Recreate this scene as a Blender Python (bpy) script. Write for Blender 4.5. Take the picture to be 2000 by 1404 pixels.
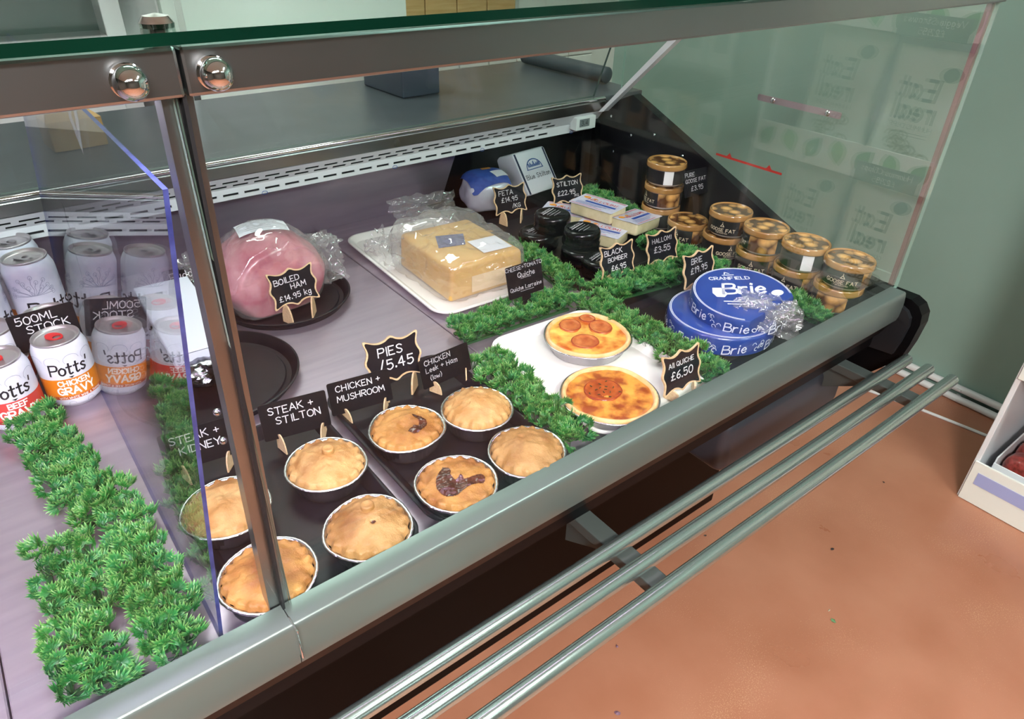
import bpy, bmesh, math, random
from mathutils import Vector, Matrix, noise

for o in list(bpy.data.objects):
    bpy.data.objects.remove(o)
scene = bpy.context.scene
COL = scene.collection
random.seed(7)
PI = math.pi
sin, cos = math.sin, math.cos

# ---------------------------------------------------------------- camera
cam_data = bpy.data.cameras.new('camera')
cam = bpy.data.objects.new('camera', cam_data)
COL.objects.link(cam)
YAW, PITCH, ROLL = math.radians(38.757), math.radians(33.006), math.radians(-1.694)
fw = Vector((sin(YAW) * cos(PITCH), cos(YAW) * cos(PITCH), -sin(PITCH)))
rt = Vector((cos(YAW), -sin(YAW), 0))
dn = fw.cross(rt)
r2 = cos(ROLL) * rt + sin(ROLL) * dn
d2 = -sin(ROLL) * rt + cos(ROLL) * dn
mw = Matrix.Identity(4)
for i in range(3):
    mw[i][0], mw[i][1], mw[i][2] = r2[i], -d2[i], -fw[i]
mw[0][3], mw[1][3], mw[2][3] = 0.0, -0.4986, 1.49
cam.matrix_world = mw
cam_data.sensor_width = 36.0
cam_data.lens = 1365.0 / 2000.0 * 36.0
cam_data.clip_start = 0.02
scene.camera = cam

# ---------------------------------------------------------------- world, exposure
world = bpy.data.worlds.new('world')
scene.world = world
world.use_nodes = True
bg = world.node_tree.nodes['Background']
bg.inputs[0].default_value = (0.9, 1.0, 0.97, 1)
bg.inputs[1].default_value = 0.10
vs = scene.view_settings
vs.view_transform = 'Standard'
vs.look = 'None'
vs.exposure = 0.1
vs.gamma = 1.0
vs.use_curve_mapping = False
CEIL_LIGHT = 10.0      # emission of the ceiling panels
LED_LIGHT = 21.0      # emission of the tube inside the counter
scene.cycles.max_bounces = 6
scene.cycles.diffuse_bounces = 3
scene.cycles.transparent_max_bounces = 20
scene.cycles.glossy_bounces = 3
scene.cycles.sample_clamp_indirect = 6.0

# ---------------------------------------------------------------- helpers: materials
def lin(c):
    if isinstance(c, str):
        c = c.lstrip('#')
        c = [int(c[i:i + 2], 16) / 255 for i in (0, 2, 4)]
        return tuple(x / 12.92 if x <= 0.04045 else ((x + 0.055) / 1.055) ** 2.4 for x in c)
    return tuple(c)

MATS = {}
def mat(name, color, rough=0.5, metal=0.0, color2=None, nscale=30, ndetail=4, nlo=0.35, nhi=0.65,
        bump=0.0, bscale=80, coat=0.0, emit=None, estr=0.0, sheen=0.0, spec=0.5, trans=0.0, sss=0.0, stretch=None,
        tex='noise', rvar=0.0, bdist=0.002):
    if name in MATS:
        return MATS[name]
    m = bpy.data.materials.new(name)
    m.use_nodes = True
    nt = m.node_tree
    b = nt.nodes['Principled BSDF']
    b.inputs['Base Color'].default_value = (*lin(color), 1)
    b.inputs['Roughness'].default_value = rough
    b.inputs['Metallic'].default_value = metal
    b.inputs['Coat Weight'].default_value = coat
    b.inputs['Coat Roughness'].default_value = 0.08
    b.inputs['Specular IOR Level'].default_value = spec
    b.inputs['Transmission Weight'].default_value = trans
    if sss:
        b.inputs['Subsurface Weight'].default_value = sss
        b.inputs['Subsurface Radius'].default_value = (0.01, 0.004, 0.003)
        b.inputs['Subsurface Scale'].default_value = 0.5
    if emit:
        b.inputs['Emission Color'].default_value = (*lin(emit), 1)
        b.inputs['Emission Strength'].default_value = estr
    tc = None
    if color2 is not None or bump or rvar:
        tc = nt.nodes.new('ShaderNodeTexCoord')
        mp = nt.nodes.new('ShaderNodeMapping')
        nt.links.new(tc.outputs['Object'], mp.inputs['Vector'])
        if stretch:
            mp.inputs['Scale'].default_value = stretch
    if color2 is not None or rvar:
        if tex == 'voronoi':
            n = nt.nodes.new('ShaderNodeTexVoronoi')
            n.inputs['Scale'].default_value = nscale
            out = n.outputs['Distance']
        else:
            n = nt.nodes.new('ShaderNodeTexNoise')
            n.inputs['Scale'].default_value = nscale
            n.inputs['Detail'].default_value = ndetail
            out = n.outputs[0]
        nt.links.new(mp.outputs[0], n.inputs['Vector'])
        rmp = nt.nodes.new('ShaderNodeValToRGB')
        rmp.color_ramp.elements[0].position = nlo
        rmp.color_ramp.elements[1].position = nhi
        rmp.color_ramp.elements[0].color = (*lin(color), 1)
        rmp.color_ramp.elements[1].color = (*lin(color2 if color2 is not None else color), 1)
        nt.links.new(out, rmp.inputs[0])
        nt.links.new(rmp.outputs[0], b.inputs['Base Color'])
        if rvar:
            mr = nt.nodes.new('ShaderNodeMapRange')
            mr.inputs['From Min'].default_value = 0.3
            mr.inputs['From Max'].default_value = 0.7
            mr.inputs['To Min'].default_value = max(0.02, rough - rvar)
            mr.inputs['To Max'].default_value = rough + rvar
            nt.links.new(out, mr.inputs['Value'])
            nt.links.new(mr.outputs[0], b.inputs['Roughness'])
    if bump:
        n2 = nt.nodes.new('ShaderNodeTexNoise')
        n2.inputs['Scale'].default_value = bscale
        n2.inputs['Detail'].default_value = 3
        nt.links.new(mp.outputs[0], n2.inputs['Vector'])
        bm_ = nt.nodes.new('ShaderNodeBump')
        bm_.inputs['Strength'].default_value = bump
        bm_.inputs['Distance'].default_value = bdist
        nt.links.new(n2.outputs[0], bm_.inputs['Height'])
        nt.links.new(bm_.outputs[0], b.inputs['Normal'])
    MATS[name] = m
    return m

def pane_mat(name, tint=(1, 1, 1), f0=0.04, haze=0.0, rough=0.0, hazecol=(1, 1, 1), maxf=1.0):
    """thin clear sheet: straight-through light plus a Fresnel reflection"""
    if name in MATS:
        return MATS[name]
    m = bpy.data.materials.new(name)
    m.use_nodes = True
    nt = m.node_tree
    nt.nodes.clear()
    out = nt.nodes.new('ShaderNodeOutputMaterial')
    tr = nt.nodes.new('ShaderNodeBsdfTransparent')
    tr.inputs[0].default_value = (*tint, 1)
    gl = nt.nodes.new('ShaderNodeBsdfGlossy')
    gl.inputs['Roughness'].default_value = rough
    lw = nt.nodes.new('ShaderNodeLayerWeight')
    lw.inputs['Blend'].default_value = 0.5
    pw = nt.nodes.new('ShaderNodeMath'); pw.operation = 'POWER'; pw.inputs[1].default_value = 5
    nt.links.new(lw.outputs['Facing'], pw.inputs[0])
    mr = nt.nodes.new('ShaderNodeMapRange')
    mr.inputs['To Min'].default_value = f0
    mr.inputs['To Max'].default_value = maxf
    nt.links.new(pw.outputs[0], mr.inputs['Value'])
    mx = nt.nodes.new('ShaderNodeMixShader')
    nt.links.new(mr.outputs[0], mx.inputs[0])
    nt.links.new(tr.outputs[0], mx.inputs[1])
    nt.links.new(gl.outputs[0], mx.inputs[2])
    last = mx
    if haze:
        df = nt.nodes.new('ShaderNodeBsdfDiffuse')
        df.inputs[0].default_value = (*hazecol, 1)
        mx2 = nt.nodes.new('ShaderNodeMixShader')
        mx2.inputs[0].default_value = haze
        nt.links.new(mx.outputs[0], mx2.inputs[1])
        nt.links.new(df.outputs[0], mx2.inputs[2])
        last = mx2
    nt.links.new(last.outputs[0], out.inputs[0])
    MATS[name] = m
    return m

def emit_mat(name, color, strength):
    m = bpy.data.materials.new(name)
    m.use_nodes = True
    nt = m.node_tree
    nt.nodes.clear()
    out = nt.nodes.new('ShaderNodeOutputMaterial')
    e = nt.nodes.new('ShaderNodeEmission')
    e.inputs[0].default_value = (*lin(color), 1)
    e.inputs[1].default_value = strength
    nt.links.new(e.outputs[0], out.inputs[0])
    MATS[name] = m
    return m

# ---------------------------------------------------------------- helpers: objects and shapes
def tag(o, label=None, cat=None, group=None, kind=None):
    if label: o['label'] = label
    if cat: o['category'] = cat
    if group: o['group'] = group
    if kind: o['kind'] = kind
    return o

def empty(name, loc=(0, 0, 0), rz=0.0, label=None, cat=None, group=None):
    o = bpy.data.objects.new(name, None)
    o.empty_display_size = 0.05
    o.location = loc
    o.rotation_euler = (0, 0, rz)
    COL.objects.link(o)
    return tag(o, label, cat, group)

def obj(name, bm, m, parent=None, loc=None, smooth=False, world=False, mods=None, rot=None):
    """one mesh object; world=True: bm is in world coordinates although the parent stands elsewhere"""
    if isinstance(bm, bpy.types.Mesh):
        me = bm
    else:
        if world and parent is not None:
            bmesh.ops.translate(bm, verts=bm.verts, vec=-Vector(parent.location))
        me = bpy.data.meshes.new(name)
        bm.to_mesh(me)
        bm.free()
        if smooth:
            for p in me.polygons:
                p.use_smooth = True
            if smooth != 'all':
                me.set_sharp_from_angle(angle=math.radians(40))
    ml = m if isinstance(m, (list, tuple)) else [m]
    if not me.materials:
        for q in ml:
            me.materials.append(q)
    o = bpy.data.objects.new(name, me)
    COL.objects.link(o)
    if parent is not None:
        o.parent = parent
    if loc is not None:
        o.location = loc
    if rot is not None:
        o.rotation_euler = rot
    return o

def box(x0, x1, y0, y1, z0, z1, bev=0.0, seg=2, bm=None):
    own = bm is None
    b = bmesh.new()
    r = bmesh.ops.create_cube(b, size=1)
    bmesh.ops.scale(b, vec=(x1 - x0, y1 - y0, z1 - z0), verts=b.verts)
    bmesh.ops.translate(b, vec=((x0 + x1) / 2, (y0 + y1) / 2, (z0 + z1) / 2), verts=b.verts)
    if bev:
        bmesh.ops.bevel(b, geom=b.edges[:], offset=bev, segments=seg, affect='EDGES', profile=0.5)
    if own:
        return b
    join(bm, b)
    return bm

def join(dst, src):
    me = bpy.data.meshes.new('tmp')
    src.to_mesh(me)
    src.free()
    dst.from_mesh(me)
    bpy.data.meshes.remove(me)
    return dst

def lathe(profile, segs=48, fr=None, cap0=False, cap1=False, bm=None):
    """profile [(r,z)]; fr(theta,k)->radius multiplier"""
    b = bm or bmesh.new()
    rings = []
    for k, (r, z) in enumerate(profile):
        ring = []
        for i in range(segs):
            t = 2 * PI * i / segs
            rr = r * (fr(t, k) if fr else 1)
            ring.append(b.verts.new((rr * cos(t), rr * sin(t), z)))
        rings.append(ring)
    for a, c in zip(rings, rings[1:]):
        for i in range(segs):
            j = (i + 1) % segs
            b.faces.new((a[i], a[j], c[j], c[i]))
    if cap0: b.faces.new(list(reversed(rings[0])))
    if cap1: b.faces.new(rings[-1])
    bmesh.ops.recalc_face_normals(b, faces=b.faces)
    return b

def tube(pts, r, segs=10, bm=None, caps=True):
    b = bm or bmesh.new()
    pts = [Vector(p) for p in pts]
    rings = []
    up = Vector((0, 0, 1))
    for k, p in enumerate(pts):
        d = (pts[min(k + 1, len(pts) - 1)] - pts[max(k - 1, 0)]).normalized()
        u = d.cross(up)
        if u.length < 1e-4:
            u = d.cross(Vector((1, 0, 0)))
        u.normalize()
        v = u.cross(d)
        rr = r[k] if isinstance(r, (list, tuple)) else r
        rings.append([b.verts.new(p + rr * (cos(2 * PI * i / segs) * u + sin(2 * PI * i / segs) * v)) for i in range(segs)])
    for a, c in zip(rings, rings[1:]):
        for i in range(segs):
            j = (i + 1) % segs
            b.faces.new((a[i], a[j], c[j], c[i]))
    if caps:
        b.faces.new(rings[0]); b.faces.new(rings[-1])
    bmesh.ops.recalc_face_normals(b, faces=b.faces)
    return b

def prism(poly, f, t0, t1, bm=None):
    """extrude a 2-D outline; f(u,v,t)->xyz"""
    b = bm or bmesh.new()
    a = [b.verts.new(f(u, v, t0)) for u, v in poly]
    c = [b.verts.new(f(u, v, t1)) for u, v in poly]
    n = len(poly)
    b.faces.new(a); b.faces.new(list(reversed(c)))
    for i in range(n):
        b.faces.new((a[i], c[i], c[(i + 1) % n], a[(i + 1) % n]))
    bmesh.ops.recalc_face_normals(b, faces=b.faces)
    return b

def rrect(w, h, r, n=5):
    """rounded rectangle outline centred at 0"""
    out = []
    for cx, cy, a0 in ((w / 2 - r, h / 2 - r, 0), (-w / 2 + r, h / 2 - r, PI / 2), (-w / 2 + r, -h / 2 + r, PI), (w / 2 - r, -h / 2 + r, 1.5 * PI)):
        for k in range(n + 1):
            a = a0 + PI / 2 * k / n
            out.append((cx + r * cos(a), cy + r * sin(a)))
    return out

def blob(dims, p=4.0, amp=0.004, nf=30.0, sub=4, seed=0, ridge=False, zmin=None, extra=None):
    """rounded lump: sphere pushed towards a box (p-norm), roughened"""
    b = bmesh.new()
    bmesh.ops.create_icosphere(b, subdivisions=sub, radius=1)
    off = Vector((seed * 3.1, seed * 1.7, seed * 2.3))
    for v in b.verts:
        d = v.co.normalized()
        k = (abs(d.x) ** p + abs(d.y) ** p + abs(d.z) ** p) ** (-1 / p)
        q = Vector((d.x * k * dims[0] / 2, d.y * k * dims[1] / 2, d.z * k * dims[2] / 2))
        nz = noise.fractal(q * nf + off, 1.0, 2.0, 3)
        if ridge:
            nz = 1 - abs(nz) * 2
        q += d * amp * nz
        if extra:
            q = extra(q, d)
        if zmin is not None and q.z < zmin:
            q.z = zmin
        v.co = q
    return b

# ---------------------------------------------------------------- helpers: writing
G = {
 'A': "0,0 2.5,6 5,0;1,2 4,2", 'B': "0,0 0,6;~0,6 3.4,5.7 3.4,3.6 0,3.1;~0,3.1 4.2,2.8 4.2,.3 0,0",
 'C': "~4.3,5 2.5,6 .3,4.5 .3,1.5 2.5,0 4.4,1", 'D': "0,0 0,6;~0,6 3.8,5.2 4.6,3 3.8,.8 0,0", 'E': "3.8,6 0,6 0,0 3.9,0;0,3 3,3",
 'F': "4,6 0,6 0,0;0,3 3,3", 'G': "~4.3,5 2.5,6 .3,4.5 .3,1.5 2.5,0 4.4,1.2;4.5,.2 4.5,2.7 2.7,2.7",
 'H': "0,0 0,6;4.4,0 4.4,6;0,3 4.4,3", 'I': "1,0 1,6", 'J': "~3.5,6 3.5,1.5 2,0 .2,1", 'K': "0,0 0,6;4,6 0,2.8;1,3.4 4.3,0", 'L': "0,6 0,0 3.6,0",
 'M': "0,0 .4,6 2.7,2 5,6 5.4,0", 'N': "0,0 0,6 4.4,0 4.4,6", 'O': "~2.3,6 .2,4.6 .2,1.4 2.3,0 4.5,1.4 4.5,4.6 2.3,6",
 'P': "0,0 0,6;~0,6 3.8,5.7 3.8,3.2 0,2.8", 'Q': "~2.3,6 .2,4.6 .2,1.4 2.3,0 4.5,1.4 4.5,4.6 2.3,6;2.8,1.8 5,-.5",
 'R': "0,0 0,6;~0,6 3.8,5.7 3.8,3.2 0,2.8;1.2,2.9 4.2,0", 'S': "~4,5.2 2.2,6 .4,5 1.2,3.5 3.3,2.6 4,1.2 2.3,0 .2,.8",
 'T': "0,6 4.8,6;2.4,6 2.4,0", 'U': "~0,6 0,1.5 2.2,0 4.4,1.5 4.4,6", 'V': "0,6 2.4,0 4.8,6", 'W': "0,6 1.5,0 3,4.5 4.5,0 6,6",
 'X': "0,0 4.3,6;0,6 4.3,0", 'Y': "0,6 2.3,3 4.6,6;2.3,3 2.3,0", 'Z': "0,6 4.3,6 0,0 4.3,0",
 '0': "~2,6 .2,4.6 .2,1.4 2,0 3.8,1.4 3.8,4.6 2,6", '1': ".6,4.8 1.6,6 1.6,0", '2': "~.2,4.8 1.8,6 3.6,4.8 2.4,2.4 0,0;0,0 4,0",
 '3': "~.2,5.4 2.2,6 3.4,4.6 1.6,3.2;~1.6,3.2 3.9,2.2 2.6,0 .1,.7", '4': "2.8,0 2.8,6 0,2 4,2", '5': "3.6,6 .5,6 .4,3.4;~.4,3.4 3,3.7 3.8,1.6 2,0 .1,.7",
 '6': "~3.4,5.8 1,4.2 .2,1.6 2,0 3.7,1.4 2.2,3.2 .4,2", '7': "0,6 4,6 1.4,0", '8': "~2,3.2 .4,4.6 2,6 3.6,4.6 2,3.2 .1,1.4 2,0 3.9,1.4 2,3.2",
 '9': "~3.6,4.4 1.8,3 .3,4.5 1.9,6 3.6,4.6 3.2,2 2.6,0", '£': "~4,5 2.7,6 1.5,4.8 1.6,2.4 .5,.3;0,.2 4.2,.3;.2,3 3,3.1",
 '+': "0,3 3.6,3;1.8,1.2 1.8,4.8", '.': "~.3,.1 .7,.5 .3,.7 .2,.2", '/': "0,-.5 2.6,6.3", '-': "0,3 2.4,3", "'": ".6,6.4 .2,4.6", '(': "~1.6,6.8 .3,3 1.6,-.6",
 ')': "~.2,6.8 1.5,3 .2,-.6", '&': "~4.2,0 .9,4.6 2,6 3,4.8 .3,1.8 1.6,0 4,2.4", '_': "0,-.6 4,-.6",
 'a': "~3.2,3.2 1.6,4 .2,2.2 1.4,0 3.1,1.6;3.2,4 3.2,.4 3.8,0", 'b': "0,6 0,0;~0,2.6 2,3.9 3.4,2 1.8,0 0,1", 'c': "~3,3.4 1.6,4 .2,2.2 1.4,0 3.1,.7",
 'd': "~3.2,3 1.6,4 .2,2.1 1.5,0 3.2,1.3;3.2,6.4 3.2,0", 'e': "~.3,2 3.1,2.3 1.8,4 .2,2.1 1.5,0 3.2,.8", 'g': "~3.2,3 1.6,4 .2,2.3 1.5,.4 3.2,1.6;~3.2,4 3.2,-1 1.6,-2 .2,-1.2",
 'h': "0,6.4 0,0;~0,2.6 1.8,4 3.1,2.8 3.1,0", 'i': ".6,4 .6,0;.6,5.4 .7,5.8", 'k': "0,6.4 0,0;2.8,4 0,1.7;.9,2.3 3.1,0", 'l': ".6,6.4 .6,0",
 'm': "0,4 0,0;~0,2.6 1.2,4 2.2,3 2.2,0;~2.2,2.6 3.4,4 4.6,3 4.6,0", 'n': "0,4 0,0;~0,2.6 1.8,4 3.1,2.8 3.1,0", 'o': "~1.7,4 .2,2.9 .3,.9 1.7,0 3.2,1 3.2,3 1.7,4",
 'p': "0,4 0,-2;~0,2.8 1.8,4 3.4,2.2 1.8,0 0,1", 'q': "~3.2,3 1.6,4 .2,2.2 1.4,0 3.1,1.6;3.2,4 3.2,-2", 'r': "0,4 0,0;~0,2.4 1,3.7 2.4,3.8",
 's': "~2.8,3.4 1.5,4 .3,3.2 1.5,2.1 2.8,1.2 1.5,0 .1,.6", 't': "1.2,5.8 1.2,1;~1.2,1 1.6,0 2.8,.4;0,4 2.6,4", 'u': "~0,4 0,1.2 1.4,0 3,1.6;3.1,4 3.1,0",
 'v': "0,4 1.6,0 3.2,4", 'w': "0,4 1.2,0 2.4,3 3.6,0 4.8,4", 'x': "0,4 3,0;0,0 3,4", 'y': "0,4 1.6,.2;3.2,4 .6,-2", 'z': "0,4 3,4 0,0 3.1,0", ' ': "",
}
def _smooth(pts, n=5):
    out = []
    P = [pts[0]] + pts + [pts[-1]]
    for i in range(1, len(P) - 2):
        p0, p1, p2, p3 = P[i - 1], P[i], P[i + 1], P[i + 2]
        for k in range(n):
            t = k / n
            out.append(tuple(0.5 * (2 * p1[a] + (-p0[a] + p2[a]) * t + (2 * p0[a] - 5 * p1[a] + 4 * p2[a] - p3[a]) * t * t + (-p0[a] + 3 * p1[a] - 3 * p2[a] + p3[a]) * t ** 3) for a in (0, 1)))
    out.append(pts[-1])
    return out

def text_strokes(text, h, x=0, y=0, rot=0, jit=0.0, align='c', gap=1.5, slant=0.0, wx=1.0, rnd=None):
    rnd = rnd or random.Random(hash(len(text)) + len(text) * 7)
    s = h / 6.0
    cx = 0.0
    res = []
    for ch in text:
        if ch == ' ':
            cx += 3.2
            continue
        g = G.get(ch, G.get(ch.upper(), ''))
        w = 0.6
        jy = rnd.uniform(-1, 1) * jit
        jr = rnd.uniform(-1, 1) * jit * 0.12
        for st in g.split(';'):
            sm = st.startswith('~')
            pts = [tuple(float(q) for q in a.split(',')) for a in st.lstrip('~').split()]
            w = max(w, max(p[0] for p in pts))
            if sm: pts = _smooth(pts)
            res.append([((cx + (px + jr * py + slant * py) * wx), py + jy) for px, py in pts])
        cx += w * wx + gap
    tw = cx - gap
    ox = {'c': -tw / 2, 'l': 0, 'r': -tw}[align]
    c, sn = cos(rot), sin(rot)
    return [[(x + s * (c * (px + ox) - sn * py), y + s * (sn * (px + ox) + c * py)) for px, py in st] for st in res]

def ribbons(strokes, width, f, bm=None, sub=None):
    """flat pen strokes; f(u,v)->xyz"""
    b = bm or bmesh.new()
    parts_ = []
    for st in strokes:                      # break a stroke at its sharp corners
        cur = [st[0]]
        for k in range(1, len(st)):
            cur.append(st[k])
            if k < len(st) - 1:
                ax, ay = st[k][0] - st[k - 1][0], st[k][1] - st[k - 1][1]
                bx_, by_ = st[k + 1][0] - st[k][0], st[k + 1][1] - st[k][1]
                if ax * bx_ + ay * by_ < .45 * math.hypot(ax, ay) * math.hypot(bx_, by_):
                    parts_.append(cur); cur = [st[k]]
        parts_.append(cur)
    for st in parts_:
        pts = [st[0]]
        for a in st[1:]:
            l = math.hypot(a[0] - pts[-1][0], a[1] - pts[-1][1])
            if l < 1e-6: continue
            if sub and l > sub:
                n = int(l / sub) + 1
                p = pts[-1]
                for k in range(1, n):
                    pts.append((p[0] + (a[0] - p[0]) * k / n, p[1] + (a[1] - p[1]) * k / n))
            pts.append(a)
        if len(pts) < 2: continue
        L, R = [], []
        for k, p in enumerate(pts):
            a, c = pts[max(k - 1, 0)], pts[min(k + 1, len(pts) - 1)]
            dx, dy = c[0] - a[0], c[1] - a[1]
            l = math.hypot(dx, dy) or 1
            nx, ny = -dy / l * width / 2, dx / l * width / 2
            ex = ey = 0
            if k == 0: ex, ey = -dx / l * width * .4, -dy / l * width * .4
            if k == len(pts) - 1: ex, ey = dx / l * width * .4, dy / l * width * .4
            L.append(b.verts.new(f(p[0] + nx + ex, p[1] + ny + ey)))
            R.append(b.verts.new(f(p[0] - nx + ex, p[1] - ny + ey)))
        for k in range(len(pts) - 1):
            b.faces.new((L[k], R[k], R[k + 1], L[k + 1]))
    return b

def flat_poly(pts, f, bm=None):
    b = bm or bmesh.new()
    b.faces.new([b.verts.new(f(u, v)) for u, v in pts])
    return b

def inside(x, y, poly):
    r = False
    n = len(poly)
    for i in range(n):
        (x1, y1), (x2, y2) = poly[i], poly[(i + 1) % n]
        if (y1 > y) != (y2 > y) and x < (x2 - x1) * (y - y1) / (y2 - y1) + x1:
            r = not r
    return r

# ================================================================ materials
D = 0.81                       # height of the display deck
M_STEEL = mat('brushed_steel', '#999b9c', 0.30, 1.0, color2='#929496', nscale=3, rvar=.03)
M_CHROME = mat('chrome', '#e8e8ea', 0.06, 1.0)
M_TUBE = mat('rail_steel', '#b9c6c2', 0.2, 0.9)
M_DECK = mat('deck_steel', '#b8abb8', 0.36, 0.72, color2='#aca0ad', nscale=5, stretch=(1, 9, 1), rvar=0.05)
M_ALU = mat('aluminium_profile', '#7c8784', 0.38, 0.7)
M_BLACKPL = mat('black_plastic', '#060608', 0.42, spec=.12)
M_BLACKGL = mat('black_base_panel', '#080302', 0.3, spec=0.08)
M_BLACKDECK = mat('black_deck', '#111014', 0.33, color2='#19181d', nscale=18, spec=0.35)
M_WHITEMETAL = mat('white_enamel', '#d9d6dc', 0.4)
M_GLASS = pane_mat('clear_glass', (0.985, 0.99, 0.985), 0.016)
M_GLASSEDGE = mat('glass_edge_green', '#04271b', 0.12, color2='#021a12', nscale=6, spec=.3)
M_SLAB = pane_mat('green_glass_slab', (0.80, 0.95, 0.89), 0.045)
M_ACRYL = pane_mat('acrylic_sheet', (0.95, 0.955, 0.985), 0.04)
M_ACRYLEDGE = mat('acrylic_edge_blue', '#2b3168', 0.35, color2='#434a86', nscale=60)
M_RUBBER = mat('seal_rubber', '#15161a', 0.5)
M_GREEN = mat('sage_wall_paint', '#8ba89c', 0.5, color2='#93b0a4', nscale=2.0, bump=0.05, bscale=120)
M_WHITEWALL = mat('back_wall_paint', '#d6ddd4', 0.55)
M_TILE = mat('white_glazed_tile', '#dfe6de', 0.15, color2='#d3dbd2', nscale=3)
M_FLOOR = mat('terracotta_floor_paint', '#a86d53', 0.34, color2='#b57b61', nscale=4, ndetail=8, bump=0.25, bscale=160, rvar=0.08, bdist=0.0006)
def _specks(m):                      # pale worn flecks in the floor paint
    nt = m.node_tree; b = nt.nodes['Principled BSDF']
    src = b.inputs['Base Color'].links[0].from_socket
    tc = nt.nodes.new('ShaderNodeTexCoord')
    n1 = nt.nodes.new('ShaderNodeTexNoise'); n1.inputs['Scale'].default_value = 330; n1.inputs['Detail'].default_value = 1
    n2 = nt.nodes.new('ShaderNodeTexNoise'); n2.inputs['Scale'].default_value = 3.2
    nt.links.new(tc.outputs['Object'], n1.inputs['Vector']); nt.links.new(tc.outputs['Object'], n2.inputs['Vector'])
    mu = nt.nodes.new('ShaderNodeMath'); mu.operation = 'ADD'
    nt.links.new(n1.outputs[0], mu.inputs[0]); nt.links.new(n2.outputs[0], mu.inputs[1])
    rp = nt.nodes.new('ShaderNodeMapRange'); rp.inputs['From Min'].default_value = 1.20; rp.inputs['From Max'].default_value = 1.36; rp.inputs['To Max'].default_value = .45
    nt.links.new(mu.outputs[0], rp.inputs['Value'])
    mx = nt.nodes.new('ShaderNodeMix'); mx.data_type = 'RGBA'
    nt.links.new(rp.outputs[0], mx.inputs['Factor']); nt.links.new(src, mx.inputs['A'])
    mx.inputs['B'].default_value = (*lin('#d6ab86'), 1)
    nt.links.new(mx.outputs['Result'], b.inputs['Base Color'])
_specks(M_FLOOR)
M_CEIL = mat('ceiling_white', '#dfe3de', 0.8)
M_TAUPE = mat('shop_wall_taupe', '#4c463f', 0.7)
M_WOOD = mat('pale_wood', '#cfae7a', 0.5, color2='#b9945c', nscale=8, stretch=(1, 12, 12))
M_ARM = mat('arm_grey', '#565c5a', 0.45, 0.5)
M_DARKGREY = mat('dark_grey_worktop', '#474d52', 0.35, color2='#3f454a', nscale=12)
M_WHITEPL = mat('white_plastic', '#e6e8e8', 0.35)
M_RED = mat('red_mark', '#b02a22', 0.5)

def struct(name, bm, m, parent=None, **k):
    o = obj(name, bm, m, parent, **k)
    if parent is None:
        o['kind'] = 'structure'
    return o

# ================================================================ the room
XW, YB = 2.62, 2.05
struct('floor', box(-2.6, XW + .1, -3.2, YB + .1, -0.06, 0), M_FLOOR)
struct('ceiling', box(-2.6, XW + .1, -3.2, YB + .1, 2.65, 2.7), M_CEIL)
struct('wall_right', box(XW, XW + .1, -3.2, YB + .1, 0, 2.65), M_GREEN)
wb = struct('wall_back', box(-2.6, XW, YB, YB + .1, 0, 2.65), M_WHITEWALL)
struct('wall_left', box(-2.7, -2.6, -3.2, YB + .1, 0, 2.65), M_TAUPE)
struct('wall_front', box(-2.6, XW, -3.3, -3.2, 0, 2.65), M_TAUPE)
# glazed tiles on the back wall, where the case lets one see them
tb = box(-0.073, 0.073, -0.012, 0, -0.098, 0.098, 0.003, 1)
tme = bpy.data.meshes.new('tile'); tb.to_mesh(tme); tb.free()
for ix in range(8):
    for iz in range(4):
        obj('tile', tme, M_TILE, wb, loc=(1.34 + ix * 0.15, YB - 0.001, 0.62 + iz * 0.2))
# pipes and cable along the foot of the green wall
for i, (z, lab) in enumerate(((0.048, 'upper of the two white pipes along the foot of the green wall'), (0.013, 'lower of the two white pipes along the foot of the green wall'))):
    p = empty('wall_pipe', (XW - 0.017 - i * .012, -0.4, 0), 0, lab, 'pipe', 'pipes along the green wall')
    obj('pipe_run', tube([(XW - 0.017 - i * .012, -2.9, z), (XW - 0.017 - i * .012, 1.8, z)], 0.013, 12), M_WHITEPL, p, smooth=True, world=True)
    for yy in (-0.9, 0.12, 1.0):
        obj('clip', box(XW - 0.034 - i * .012, XW, yy - .008, yy + .008, z - .004, z + .004, .002), M_WHITEPL, p, world=True)
cb = tube([(2.30, 0.62, .005), (2.37, 0.40, .005), (2.406, .246, .005), (2.427, .162, .005), (2.445, .06, .005), (2.461, -.042, .005), (2.475, -.2, .005), (2.5, -.9, .005)], 0.0055, 8)
tag(obj('floor_cable', cb, M_WHITEPL, smooth=True), 'thin white cable lying on the brown floor near the green wall', 'cable')

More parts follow.
